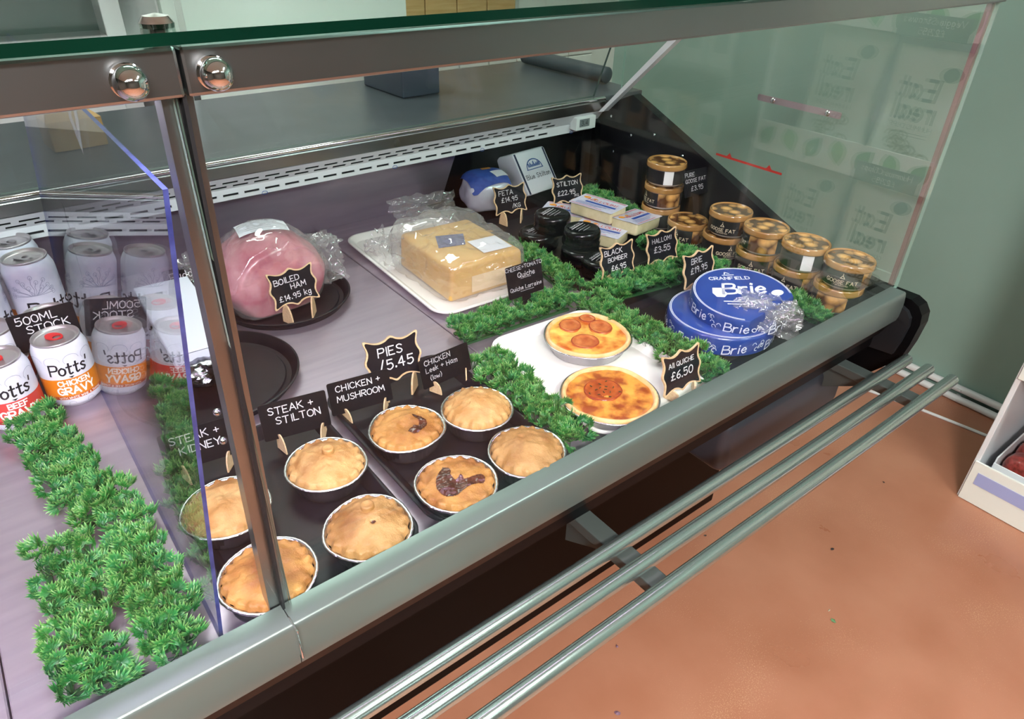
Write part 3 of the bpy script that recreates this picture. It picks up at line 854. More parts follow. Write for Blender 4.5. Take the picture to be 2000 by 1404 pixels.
# ================================================================ quiches
M_CRUST = mat('quiche_crust', '#e8c592', 0.55, color2='#d9a968', nscale=40)
M_EGG = mat('egg_filling', '#eab857', 0.4, color2='#b85a1c', nscale=30, ndetail=6, nlo=.44, nhi=.66, bump=.4, bscale=70)
M_EGG2 = mat('egg_filling_browned', '#dd983e', 0.4, color2='#8f3f14', nscale=38, ndetail=8, nlo=.40, nhi=.62, bump=.5, bscale=80)
M_TOMATO = mat('baked_tomato', '#a84a20', 0.35, color2='#cf8248', nscale=60, coat=.3)
M_HERB = mat('herb_fleck', '#3b3a1c', .7)
def make_quiche(loc, label, egg, seed):
    t = empty('quiche', loc, -.68, label, 'quiche', 'quiches on the white tray')
    wobf = lambda th: 1 + .012 * cos(3 * th + seed) + .008 * cos(5 * th)
    def fr(th, k):
        f = wobf(th)
        if 1 <= k <= 3: f *= 1 + .009 * cos(46 * th)
        return f
    obj('tin', lathe([(.066, .0006), (.067, .002), (.0715, .014), (.0755, .0235), (.0785, .0258), (.0803, .0250), (.0805, .0238), (.0795, .023)], 184, fr, cap0=True), M_FOIL, t, smooth='all')
    obj('crust', lathe([(.0770, .0225), (.0765, .0275), (.0745, .0300), (.0715, .0295), (.0695, .0265), (.068, .0225)], 120, lambda th, k: wobf(th) * (1 + .006 * noise.noise(Vector((cos(th) * 5, sin(th) * 5, k + seed))))), M_CRUST, t, smooth='all')
    b = bmesh.new(); NR, NS = 24, 90
    def hg(x, y): return .0262 + .0022 * noise.fractal(Vector((x * 40, y * 40, seed)), 1, 2, 4)
    c0 = b.verts.new((0, 0, hg(0, 0))); prev = None
    for i in range(1, NR + 1):
        ring = []
        for k in range(NS):
            th = 2 * PI * k / NS; rr = .0705 * i / NR * wobf(th)
            ring.append(b.verts.new((rr * cos(th), rr * sin(th), hg(rr * cos(th), rr * sin(th)) - (.002 if i == NR else 0))))
        for k in range(NS):
            j = (k + 1) % NS
            if prev is None: b.faces.new((c0, ring[k], ring[j]))
            else: b.faces.new((prev[k], ring[k], ring[j], prev[j]))
        prev = ring
    obj('filling', b, egg, t, smooth='all')
    def disc(x, y, r, name, m, h=.0034):
        sb = lathe([(.0001, hg(x, y) + h * .55), (r * .35, hg(x, y) + h * .7), (r * .55, hg(x, y) + h * .45), (r * .78, hg(x, y) + h * .6), (r * .92, hg(x, y) + h), (r, hg(x, y) + h * .6), (r * 1.02, hg(x, y) - .001)], 32, lambda th, k: 1 + .05 * cos(2 * th + x * 90) + .03 * cos(5 * th))
        o = obj(name, sb, m, t, smooth='all', loc=(x, y, 0))
        sk = bmesh.new()
        tube([(r * .97 * cos(a_) * (1 + .05 * cos(2 * a_ + x * 90)), r * .97 * sin(a_) * (1 + .05 * cos(2 * a_ + x * 90)), hg(x, y) + h * .75) for a_ in [2 * PI * q / 28 for q in range(29)]], .0009, 5, sk, caps=False)
        obj('skin', sk, mat('tomato_skin', '#8f2c10', .3), o, smooth='all')
        return o
    if seed == 1:
        for x, y, r in ((-.030, .028, .021), (.026, .026, .022), (-.006, -.026, .024), (.004, .056, .014)):
            disc(x, y, r, 'tomato_slice', M_TOMATO)
    else:
        disc(-.010, .008, .030, 'tomato_slice', mat('browned_tomato', '#b4581f', .35, color2='#8a3414', nscale=70, coat=.3), .003)
        for k in range(14):
            an = k * 2.4; rr = .004 + .0018 * k
            hb_ = box(-.0022, .0022, -.0007, .0007, 0, .0008)
            obj('herb_fleck', hb_, M_HERB, t, loc=(-.010 + rr * cos(an), .008 + rr * sin(an), hg(-.01, .008) + .0026), rot=(0, 0, an * 1.7))
    return t
make_quiche((0.789, 0.268, D + .0035), 'quiche topped with three baked tomato slices, rear of the white tray', M_EGG, 1)
make_quiche((0.692, 0.112, D + .0035), 'browned quiche with herb-flecked centre, front of the white tray', M_EGG2, 2)

# ================================================================ plastic parsley strips
def parsley_material():
    m = bpy.data.materials.new('plastic_parsley'); m.use_nodes = True
    nt = m.node_tree; b = nt.nodes['Principled BSDF']
    b.inputs['Roughness'].default_value = .42
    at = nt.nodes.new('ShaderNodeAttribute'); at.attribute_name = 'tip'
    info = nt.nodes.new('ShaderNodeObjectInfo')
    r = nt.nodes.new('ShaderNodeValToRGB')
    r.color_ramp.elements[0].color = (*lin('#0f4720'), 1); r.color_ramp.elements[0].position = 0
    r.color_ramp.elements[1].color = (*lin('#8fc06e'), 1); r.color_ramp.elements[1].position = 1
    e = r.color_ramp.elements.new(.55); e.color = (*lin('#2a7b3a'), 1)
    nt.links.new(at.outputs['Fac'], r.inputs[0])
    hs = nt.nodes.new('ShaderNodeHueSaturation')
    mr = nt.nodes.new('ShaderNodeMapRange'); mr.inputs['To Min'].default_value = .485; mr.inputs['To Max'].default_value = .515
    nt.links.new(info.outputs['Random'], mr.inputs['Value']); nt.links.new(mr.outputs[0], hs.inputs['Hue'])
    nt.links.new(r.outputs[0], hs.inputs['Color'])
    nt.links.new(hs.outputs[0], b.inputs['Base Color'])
    return m
M_PARSLEY = parsley_material()
M_PBASE = mat('parsley_base', '#21512b', .6)
def sprig_mesh(seed):
    rn = random.Random(seed)
    vs_, fs, tip = [], [], []
    def leaflet(o, d, size, roll):
        d = d.normalized()
        u = d.cross(Vector((0, 0, 1)))
        if u.length < .1: u = Vector((1, 0, 0))
        u.normalize(); n = u.cross(d)
        ca, sa = cos(roll), sin(roll)
        u, n = u * ca + n * sa, n * ca - u * sa
        nb = 13
        for k in range(nb):
            a_ = (k / (nb - 1) - .5) * 3.6
            L = size * (1 - .22 * abs(k / (nb - 1) - .5) * 2) * rn.uniform(.8, 1.1)
            dd = d * cos(a_) + u * sin(a_)
            ss = u * cos(a_) - d * sin(a_)
            w = size * .115
            cup = n * (size * rn.uniform(.10, .5))
            i0 = len(vs_)
            vs_.extend([o, o + dd * L * .55 + ss * w + cup * .35, o + dd * L * .55 - ss * w + cup * .35, o + dd * L * .52 + cup * .12, o + dd * L + cup])
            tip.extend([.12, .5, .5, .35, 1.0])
            fs.extend([(i0, i0 + 1, i0 + 3), (i0, i0 + 3, i0 + 2), (i0 + 1, i0 + 4, i0 + 3), (i0 + 3, i0 + 4, i0 + 2)])
    for k in range(11):
        az = k * 2.399 + rn.uniform(-.3, .3)
        el = .05 + 1.35 * ((k * .618) % 1)
        r = .010 * cos(el) + .002
        o = Vector((cos(az) * r, sin(az) * r, .007 + .013 * sin(el) + rn.uniform(-.002, .002)))
        d = Vector((cos(az) * cos(el * .8), sin(az) * cos(el * .8), sin(el * .8) + .12))
        leaflet(o, d, rn.uniform(.0105, .0150), rn.uniform(-.6, .6))
        i0 = len(vs_)                    # little stem
        s = Vector((.0007, 0, 0)); q = Vector((0, .0007, 0))
        vs_.extend([Vector((0, 0, 0)) + s, Vector((0, 0, 0)) + q, o + s, o + q]); tip.extend([0, 0, .1, .1]); fs.append((i0, i0 + 1, i0 + 3, i0 + 2))
    me = bpy.data.meshes.new('sprig')
    me.from_pydata([tuple(v) for v in vs_], [], fs)
    at = me.attributes.new('tip', 'FLOAT', 'POINT')
    for i, t in enumerate(tip): at.data[i].value = t
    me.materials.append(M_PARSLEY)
    return me
SPRIGS = [sprig_mesh(100 + i) for i in range(7)]
def parsley(p0, p1, w, label, rows=3, z=D, sc=1.0):
    p0, p1 = Vector((*p0, z)), Vector((*p1, z))
    d = p1 - p0; L = d.length
    t = empty('parsley_strip', (p0 + p1) / 2, math.atan2(d.y, d.x), label, 'garnish', 'plastic parsley strips')
    rn = random.Random(int(L * 1e4) + len(label))
    bb = bmesh.new()
    for q in range(rows):
        y = (q - (rows - 1) / 2) * w / rows
        box(-L / 2 + .012, L / 2 - .012, y - .003, y + .003, 0.0005, .005, bm=bb)
    for q in range(int(L / .05) + 1):
        x = -L / 2 + .02 + q * (L - .04) / max(1, int(L / .05))
        box(x - .003, x + .003, -w * .30, w * .30, 0.0005, .005, bm=bb)
    obj('base', bb, M_PBASE, t)
    n = max(2, int(L / (.0265 * sc)))
    for i in range(n + 1):
        for q in range(rows):
            x = -L / 2 + .012 + (L - .024) * i / n + rn.uniform(-.004, .004) + (.008 if q % 2 else 0)
            y = (q - (rows - 1) / 2) * w / rows + rn.uniform(-.004, .004)
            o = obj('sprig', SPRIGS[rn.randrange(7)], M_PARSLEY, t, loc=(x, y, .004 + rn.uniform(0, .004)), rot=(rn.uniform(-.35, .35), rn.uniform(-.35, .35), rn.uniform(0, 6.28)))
            k = sc * rn.uniform(.95, 1.25)
            o.scale = (k, k, k * rn.uniform(.9, 1.15))
    return t
parsley((-0.056, 0.298), (-0.068, 0.062), .064, 'leftmost green plastic parsley strip, by the front glass', 3)
parsley((-0.050, 0.585), (0.002, 0.305), .075, 'green plastic parsley strip running back towards the gravy cans', 3)
parsley((0.018, 0.290), (0.008, 0.060), .046, 'green plastic parsley strip alongside the clear divider at the front', 3)
parsley((0.600, 0.335), (0.586, 0.075), .066, 'green plastic parsley strip between the pies and the quiches', 3)
parsley((0.605, 0.427), (0.872, 0.415), .060, 'green plastic parsley strip behind the quiche tray, around the tall black card', 3)
parsley((0.958, 0.700), (0.912, 0.440), .055, 'green plastic parsley strip between the yellow cheese and the black cheeses', 2)
parsley((0.894, 0.395), (0.898, 0.056), .068, 'green plastic parsley strip between the quiche tray and the brie', 3)
parsley((0.936, 0.392), (1.150, 0.362), .060, 'green plastic parsley strip behind the brie, under the black bomber card', 3)
parsley((1.320, 0.870), (1.296, 0.600), .062, 'green plastic parsley strip at the back beside the halloumi packs', 3)
parsley((1.222, 0.530), (1.226, 0.300), .066, 'green plastic parsley strip between the halloumi card and the goose fat jars', 3)
parsley((1.228, 0.285), (1.222, 0.055), .062, 'green plastic parsley strip at the front beside the brie and goose fat jars', 3)

# ================================================================ chalk signs and cards
M_CHALKBOARD = mat('chalkboard', '#111118', 0.45, color2='#191920', nscale=25, spec=.25)
M_CHALK = mat('chalk', '#e9e8ea', 0.8, color2='#b9b8c0', nscale=600, ndetail=2, nlo=.4, nhi=.75)
M_CHALKG = mat('grey_chalk', '#c6c5ca', 0.8, color2='#7d7c84', nscale=600, ndetail=2, nlo=.4, nhi=.75)
M_SIGNWOOD = mat('sign_wood', '#e0c39c', 0.5, color2='#cfae84', nscale=40, stretch=(1, 6, 6))
M_CARDBLK = mat('black_card', '#0e0e13', 0.45, color2='#15151b', nscale=30, spec=.25)

Q1 = [(0, 1.0), (.10, .95), (.22, .86), (.42, .80), (.62, .83), (.78, .90), (.90, .965), (.975, .965), (.985, .87), (.935, .66), (.915, .45), (.96, .25), (1.02, .10), (1.03, 0)]
def plaque():
    q = Q1
    out = [(x, y) for x, y in q] + [(x, -y) for x, y in reversed(q[:-1])] + [(-x, -y) for x, y in q[1:]] + [(-x, y) for x, y in reversed(q[1:-1])]
    # clockwise list; smooth it
    return _smooth(out + [out[0]], 4)[:-1]
PLQ = plaque()

def foot_bm(x, z0, lean, ang, L=.017, H=.014, th=.003):
    """half-round wooden foot crossing the lower edge of a board"""
    pts = [(-L, 0)] + [(L * -cos(a_), H * sin(a_)) for a_ in [PI * k / 10 for k in range(1, 10)]] + [(L, 0)]
    b = prism(pts, lambda u, v, t: (t, u, v), -th / 2, th / 2)
    bmesh.ops.rotate(b, verts=b.verts, matrix=Matrix.Rotation(ang, 3, 'Z'))
    bmesh.ops.translate(b, verts=b.verts, vec=(x, -.002, 0))
    return b

def framed_sign(x, y, zs, zb, yaw, label, lines, w=.095, h=.072, lean=15, chalk=M_CHALK, feet=True):
    t = empty('chalkboard_sign', (x, y, zs), math.radians(yaw), label, 'sign', 'wood-framed chalk price signs')
    l = math.radians(lean); z0 = zb - zs
    P = lambda u, v, n: (u, sin(l) * v - cos(l) * n, z0 + cos(l) * v + sin(l) * n)
    out = [(px * w / 2 / 1.03, h / 2 + py * h / 2) for px, py in PLQ]
    inn = [(px * (w / 2 - .0030) / 1.03, h / 2 + py * (h / 2 - .0030)) for px, py in PLQ]
    obj('board', prism(inn, P, -.0005, .0012), M_CHALKBOARD, t)
    b = bmesh.new()
    n = len(out)
    rings = [[b.verts.new(P(u, v, q)) for u, v in pl] for pl, q in ((out, -.0012), (out, .0022), (inn, .0022), (inn, .0008))]
    for a_, c_ in zip(rings, rings[1:]):
        for i in range(n):
            b.faces.new((a_[i], a_[(i + 1) % n], c_[(i + 1) % n], c_[i]))
    b.faces.new(rings[0])
    bmesh.ops.recalc_face_normals(b, faces=b.faces)
    obj('frame', b, M_SIGNWOOD, t)
    if feet:
        for fx, an in ((-w * .26, .25), (w * .30, -.7)):
            obj('foot', foot_bm(fx, z0, l, an, .014, z0 + .008), M_SIGNWOOD, t)
    lb = bmesh.new()
    for (txt, tx, ty, th, rot) in lines:
        ribbons(text_strokes(txt, th, tx, h / 2 + ty, math.radians(rot), .35, wx=1.0, rnd=random.Random(len(txt) * 13 + int(th * 1e5))), th * .11 + .0003, lambda u, v: P(u, v, .0014), lb)
    obj('lettering', lb, chalk, t)
    return t

def plain_card(x, y, zs, zb, yaw, label, lines, w, h, lean=15, chalk=M_CHALK, feet=True, stalk=False):
    t = empty('black_card', (x, y, zs), math.radians(yaw), label, 'sign', 'plain black price cards')
    l = math.radians(lean); z0 = zb - zs
    P = lambda u, v, n: (u, sin(l) * v - cos(l) * n, z0 + cos(l) * v + sin(l) * n)
    obj('board', prism([(u, v + h / 2) for u, v in rrect(w, h, .003, 3)], P, -.0006, .0006), M_CARDBLK, t)
    if stalk:
        obj('stalk', prism([(-.010, 0.004), (.010, 0.004), (.010, -z0 / cos(l)), (-.010, -z0 / cos(l))], P, -.003, -.0008), M_CARDBLK, t)
    elif feet:
        for fx, an in ((-w * .28, .35), (w * .36, -.6)):
            obj('foot', foot_bm(fx, z0, l, an, .012, z0 + .008, .002), M_SIGNWOOD, t)
    lb = bmesh.new()
    for (txt, tx, ty, th, rot) in lines:
        ribbons(text_strokes(txt, th, tx, h / 2 + ty, math.radians(rot), .35, rnd=random.Random(len(txt) * 17 + int(th * 1e5))), th * .10 + .0003, lambda u, v: P(u, v, .0009), lb)
    obj('lettering', lb, chalk, t)
    return t

ZF = D + .004
framed_sign(0.409, 0.664, D + .004, D + .035, 3.6, 'wood-framed chalk sign reading boiled ham, in front of the ham',
            [('BOILED', -.010, .010, .0102, 0), ('HAM', .010, -.004, .0100, 0), ('£14.95 kg', -.001, -.022, .0100, 0)])
framed_sign(0.436, 0.340, D + .004, D + .032, -8.7, 'wood-framed chalk sign reading pies, rising above the black cards',
            [('PIES', -.004, .007, .014, 0), ('/5.45', .004, -.016, .016, 0)], h=.076)
framed_sign(1.040, 0.816, D + .004, D + .030, -6.3, 'wood-framed chalk sign reading feta, before the blue and white pack',
            [('FETA', -.011, .011, .0110, 0), ('£14.95', -.002, -.006, .0110, 0), ('/KG', .016, -.023, .0095, 0)])
framed_sign(1.208, 0.790, D + .004, D + .030, -9, 'wood-framed chalk sign reading stilton, leaning by the white stilton block',
            [('STILTON', 0, .009, .0105, 0), ('£22.95', -.004, -.014, .0115, 0), ('/KG', .026, -.022, .006, 0)])
framed_sign(1.017, 0.415, D + .006, D + .024, -3.7, 'wood-framed chalk sign reading black bomber, in the parsley',
            [('BLACK', -.010, .013, .0105, 0), ('BOMBER', 0, -.002, .0092, 0), ('£6.95', .002, -.022, .0110, 0)])
framed_sign(1.152, 0.411, D + .006, D + .022, -3.4, 'wood-framed chalk sign reading hallomi, right of the black bomber sign',
            [('HALLOMI', 0, .010, .0095, 0), ('£3.55', 0, -.012, .013, 0)], chalk=M_CHALKG)
framed_sign(1.091, 0.262, D + .004, D + .045, -0.2, 'wood-framed chalk sign reading brie, standing behind the blue wheels',
            [('BRIE', -.006, .011, .0108, 0), ('£19.95', 0, -.008, .012, 0), ('KG', .02, -.022, .007, 0)], chalk=M_CHALKG)
framed_sign(0.812, 0.062, D + .004, D + .016, -2.4, 'wood-framed chalk sign reading all quiche, at the front of the white tray',
            [('All QUICHE', .000, .010, .0078, 0), ('£6.50', 0, -.012, .0135, 0)], w=.090)
plain_card(0.014, 0.6845, D, D + .076, 1.5, 'black card reading 500 ml stock, standing among the cans',
           [('500ML', -.008, .014, .0125, 0), ('STOCK', .004, -.003, .0125, 0), ('1.95', .012, -.021, .0125, 0)], .090, .064, lean=2, stalk=True)
plain_card(0.268, 0.845, D, D + .014, 1.6, 'black card starting with Pudd, mostly hidden behind the steel post',
           [('Pudd.', -.008, .010, .014, 0), ('per kg', .002, -.012, .010, 0)], .085, .064)
plain_card(0.256, 0.312, D + .004, D + .026, -10.7, 'black card reading steak and stilton, behind the button-topped pie',
           [('STEAK +', -.004, .010, .0105, 0), ('STILTON', .004, -.006, .0105, 0)], .096, .056)
plain_card(0.365, 0.322, D + .004, D + .018, -8.9, 'black card reading chicken and mushroom, below the pies sign',
           [('CHICKEN +', -.002, .010, .0095, 0), ('MUSHROOM', .0, -.007, .0095, 0)], .098, .053)
plain_card(0.515, 0.310, D + .004, D + .018, 3, 'black card reading chicken, leek and ham, right of the pies sign',
           [('CHICKEN', -.014, .013, .0085, 0), ('Leek + Ham', -.008, .000, .0080, 0), ('(low)', -.022, -.014, .0075, 0)], .098, .050, chalk=M_CHALKG)
plain_card(0.125, 0.330, D + .004, D + .024, -6.8, 'black card ending in dey, by the steel post behind the divider',
           [('STEAK +', -.002, .010, .0105, 0), ('KIDNEY', .002, -.007, .0105, 0)], .092, .056)
plain_card(0.778, 0.430, D, D + .045, -0.6, 'tall black card on a stalk reading cheese and tomato quiche, in the parsley',
           [('CHEESE+TOMATO', 0, .022, .0070, 0), ('Quiche', .004, .006, .0095, 0), ('_______', .002, .004, .004, 0), ('Quiche Lorraine', 0, -.018, .0072, 0), ('_________', .002, -.021, .004, 0)], .086, .063, chalk=M_CHALKG, stalk=True)
plain_card(1.372, 0.515, D + .0562, D + .100, -3.2, 'black card reading pure goose fat, beside the tall jar stack',
           [('PURE', -.020, .016, .009, 0), ('GOOSE FAT', .0, .002, .0085, 0), ('£3.95', .004, -.018, .011, 0)], .080, .062, chalk=M_CHALKG, feet=False, stalk=True)

# ================================================================ cans
M_CANLID = mat('can_lid', '#c6c0c2', 0.32, 0.75)
M_CANTAB = mat('red_can_tab', '#d22a2e', 0.35)
M_INK = mat('black_ink', '#17171b', .5)
M_WHITEINK = mat('white_ink', '#f3efe6', .5)
M_GREYINK = mat('grey_leaf_ink', '#9ba1b4', .5)
M_CANBODY = mat('white_can_body', '#dfe1ea', 0.3, color2='#d2d5e1', nscale=45)
M_BAND = {'orange': mat('orange_band', '#d9801f', .35), 'darkorange': mat('dark_orange_band', '#b5501c', .35), 'red': mat('red_band', '#c9403a', .35),
          'darkred': mat('dark_red_band', '#a12f2a', .35), 'brown': mat('brown_band', '#8a4a22', .35), 'green': mat('green_band', '#6f9a4a', .35)}
def cyl_band(r, z0, z1, segs=56, rise=0.0):
    b = bmesh.new()
    A = [b.verts.new((r * cos(2 * PI * i / segs), r * sin(2 * PI * i / segs), z0)) for i in range(segs)]
    B = [b.verts.new((r * cos(2 * PI * i / segs), r * sin(2 * PI * i / segs), z1)) for i in range(segs)]
    for i in range(segs):
        j = (i + 1) % segs
        b.faces.new((A[i], A[j], B[j], B[i]))
    return b
def make_can(x, y, rz, label, H, kind, tab=True, group='Potts cans', words=()):
    R = .0385
    t = empty('drink_can', (x, y, D), rz, label, 'can', group)
    sh = H - .014
    obj('body', lathe([(.026, .002), (.0275, 0.0), (.0285, .0012), (.033, .006), (.0375, .010), (R, .0145), (R, sh - .008), (.0378, sh - .003), (.0355, sh + .004), (.0330, H - .004), (.0325, H - .0035)], 56, cap0=True), M_CANBODY, t, smooth='all')
    ld = obj('lid', lathe([(.0326, H - .004), (.0335, H - .001), (.0330, H + .0006), (.0318, H + .0002), (.0308, H - .004), (.029, H - .0055), (.0270, H - .0045), (.0250, H - .0043), (.0235, H - .0050), (.0001, H - .0050)], 56), M_CANLID, t, smooth='all')
    # ring pull
    tb_ = bmesh.new()
    outl = [(.0105 * cos(a_) * .95, .0145 * sin(a_) + .003) for a_ in [2 * PI * k / 24 for k in range(24)]]
    hole = [(.0062 * cos(a_), .0055 * sin(a_) - .0055 + .003) for a_ in [2 * PI * k / 24 for k in range(24)]]
    for zz in (H - .0030, H - .0016):
        A = [tb_.verts.new((u, v, zz)) for u, v in outl]; B = [tb_.verts.new((u, v, zz)) for u, v in hole]
        for i in range(24):
            j = (i + 1) % 24
            tb_.faces.new((A[i], A[j], B[j], B[i]))
    obj('ring_pull', tb_, M_CANTAB if tab else M_CANLID, ld, rot=(0, 0, .5))
    W = lambda u, v: ((R + .0005) * sin(u / R), -(R + .0005) * cos(u / R), v)
    if kind == 'tall':
        obj('colour_band', cyl_band(R + .0002, .034, .064), M_BAND[words[0]], t, smooth='all')
        obj('colour_band', cyl_band(R + .0002, .026, .034), M_BAND['brown'], t, smooth='all')
        lb = bmesh.new()
        for o in (.004, .100):
            ribbons(text_strokes("Potts'", .027, o, .082, 0, 0, slant=.12, wx=.82, gap=.9), .0034, W, lb, sub=.004)
        obj('lettering', lb, M_INK, t)
        lf = bmesh.new()
        rn = random.Random(int(x * 1e4))
        for o in (-.02, .062, -.09):
            for k in range(16):
                a_ = k / 15 * PI
                c0_ = (o + .004 * cos(a_), .122)
                st = [(c0_[0] + s * .026 * cos(a_) + .002 * sin(s * 6), c0_[1] + s * .034 * sin(a_) * (.7 + .3 * sin(k * 2.1))) for s in (0, .33, .66, 1)]
                ribbons([st], .0008, W, lf)
                ribbons([[(st[-1][0] + .0028 * cos(b_), st[-1][1] + .0036 * sin(b_)) for b_ in [i * PI / 4 for i in range(9)]]], .0006, W, lf)
        obj('leaf_print', lf, M_GREYINK, t)
    else:
        a1, a2 = ('orange', 'darkorange') if kind == 'chicken' else ('red', 'darkred')
        obj('colour_band', cyl_band(R + .0002, .026, .057), M_BAND[a1], t, smooth='all')
        obj('colour_band', cyl_band(R + .0002, .0205, .026), M_BAND[a2], t, smooth='all')
        lb = bmesh.new()
        for o in (-.003, .118):
            ribbons(text_strokes("Potts'", .0185, o, .0645, 0, 0, slant=.12, wx=.82, gap=.9), .0027, W, lb, sub=.004)
            flat_poly([(o - .004, .0605), (o, .0575), (o + .004, .0605)], W, lb)
        obj('lettering', lb, M_INK, t)
        lw_ = bmesh.new()
        for o in (-.002, .119):
            ribbons(text_strokes('CHICKEN' if kind == 'chicken' else 'BEEF', .0084, o, .0455, 0, 0, gap=1.3, wx=.9), .0020, W, lw_, sub=.004)
            ribbons(text_strokes('GRAVY', .0120, o, .0298, 0, 0, gap=1.3, wx=.9), .0027, W, lw_, sub=.004)
            ribbons(text_strokes('WITH WHITE WINE & THYME' if kind == 'chicken' else 'WITH RED WINE', .0032, o + .004, .0217, 0, 0), .0006, W, lw_, sub=.004)
        obj('white_lettering', lw_, M_WHITEINK, t)
        lf = bmesh.new()
        for k in range(10):
            a0_ = k * .026 - .1
            ribbons([[(a0_ + .011 * cos(b_), .088 + .009 * sin(b_)) for b_ in [i * PI / 6 for i in range(8)]]], .0006, W, lf)
            ribbons([[(a0_ + .005 * cos(b_) + .008, .0155 + .004 * sin(b_) - .003) for b_ in [i * PI / 6 for i in range(8)]]], .0005, W, lf)
        obj('leaf_print', lf, M_GREYINK, t)
    return t
make_can(0.0205, 0.640, 0.10, 'short white can with orange chicken gravy band and red ring pull, nearest the divider', .114, 'chicken')
make_can(-0.0600, 0.622, 0.20, 'short white can with red gravy band at the left edge, beside the chicken gravy can', .114, 'beef')
make_can(-0.0580, 0.722, 0.3, 'short can at the left edge, left of the 500 ml stock card', .114, 'beef')
make_can(0.0210, 0.728, 0.1, 'short can whose red ring pull peeps over the 500 ml stock card', .114, 'chicken')
make_can(0.0230, 0.818, 0.35, 'tall white stock can with leaf print, nearest behind the 500 ml stock card', .178, 'tall', False, words=('orange',))
make_can(-0.0590, 0.806, 0.35, 'tall white stock can cut off by the left edge of the picture', .178, 'tall', False, words=('orange',))
make_can(0.0120, 0.902, 0.35, 'tall white stock can furthest back, against the slotted grille', .178, 'tall', False, words=('orange',))

# ================================================================ ham, cheese and other cold goods
M_HAM = mat('ham_pink', '#dfa0a8', 0.3, color2='#bd5a70', nscale=16, ndetail=7, nlo=.36, nhi=.60, coat=.9, bump=.5, bscale=22, bdist=.006, sss=.15)
M_FILM = pane_mat('crumpled_film', (.97, .97, .97), 0.12, haze=.08, rough=.06)
M_FILM2 = pane_mat('thick_film', (.96, .96, .96), 0.12, haze=.10, rough=.08)
M_PAPER = mat('paper_label', '#e9ebf3', .5)
M_PRINT = mat('label_print', '#5d6378', .6)
hm = empty('boiled_ham', (0.398, 0.772, D + .0035), 0.1, 'pink boiled ham joint wrapped in film with a paper label on top', 'ham')
def ham_extra(q, d):
    # one cut face towards the shopper, soft facets
    k = 1 - .22 * max(0.0, q.z / .09) + .10 * min(0.0, q.z / .06)
    q = Vector((q.x * k, q.y * (1 - .12 * max(0.0, q.z / .09)), q.z))
    if q.y < -.062: q.y = -.062 - (q.y + .062) * -.25
    return q
b = blob((.215, .190, .185), 2.3, .006, 12, 5, 3, zmin=-.058, extra=ham_extra)
bmesh.ops.translate(b, verts=b.verts, vec=(0, 0, .060))
ham = obj('joint', b, M_HAM, hm, smooth='all')
b = blob((.223, .198, .192), 2.3, .0065, 18, 5, 5, ridge=True, zmin=-.0585, extra=ham_extra)
bmesh.ops.translate(b, verts=b.verts, vec=(0, 0, .060))
obj('film_wrap', b, M_FILM, hm, smooth='all')
def draped(name, cx, cy, w, l, surf, m, parent, rz=0, n=10, off=.002):
    b = bmesh.new(); V = {}
    for i in range(n + 1):
        for j in range(n + 1):
            u, v = (i / n - .5) * w, (j / n - .5) * l
            x, y = cx + u * cos(rz) - v * sin(rz), cy + u * sin(rz) + v * cos(rz)
            V[i, j] = b.verts.new((x, y, surf(x, y) + off))
    for i in range(n):
        for j in range(n):
            b.faces.new((V[i, j], V[i + 1, j], V[i + 1, j + 1], V[i, j + 1]))
    return obj(name, b, m, parent, smooth='all')
def ham_z(x, y):
    q = (abs(x / .100) ** 2.3 + abs(y / .095) ** 2.3)
    return .060 + .094 * max(0.0, 1 - q) ** (1 / 2.3)
lab = draped('paper_label', .004, .006, .092, .066, ham_z, M_PAPER, hm, -.25, off=.0045)
lb = bmesh.new()
for k in range(7):
    c, s = cos(-.25), sin(-.25)
    ribbons([[(u, v) for u, v in [(-.032 + i * .008, -.022 + k * .007) for i in range(8 - (k % 3))]]], .0008, lambda u, v: ((lambda x, y: (x, y, ham_z(x, y) + .0052))(.004 + u * c - v * s, .006 + u * s + v * c)), lb)
obj('label_lines', lb, M_PRINT, lab)
def crumple(w, l, amp, seed, n=26, curl=0.0):
    b = bmesh.new(); V = {}
    for i in range(n + 1):
        for j in range(n + 1):
            u, v = i / n - .5, j / n - .5
            q = Vector((u * 4 + seed, v * 4, seed * .3))
            z = amp * (1 - 2 * abs(noise.fractal(q, 1, 2, 3))) + curl * (u * u + v * v)
            V[i, j] = b.verts.new((u * w + .01 * noise.noise(q * 2), v * l + .01 * noise.noise(q * 2 + Vector((5, 5, 5))), z))
    for i in range(n):
        for j in range(n):
            b.faces.new((V[i, j], V[i + 1, j], V[i + 1, j + 1], V[i, j + 1]))
    return b
def film_tail(loc, rot, w, l, amp, seed, parent, m=M_FILM2, name='film_tail'):
    o = obj(name, crumple(w, l, amp, seed), m, parent, smooth='all', loc=loc, rot=rot)
    return o
film_tail((.115, -.012, .055), (1.15, .15, .2), .085, .095, .016, 2, hm)
film_tail((.125, .020, .082), (.35, .2, .4), .105, .05, .010, 5, hm)
film_tail((-.105, .050, .075), (.9, -.3, .0), .06, .09, .014, 8, hm)

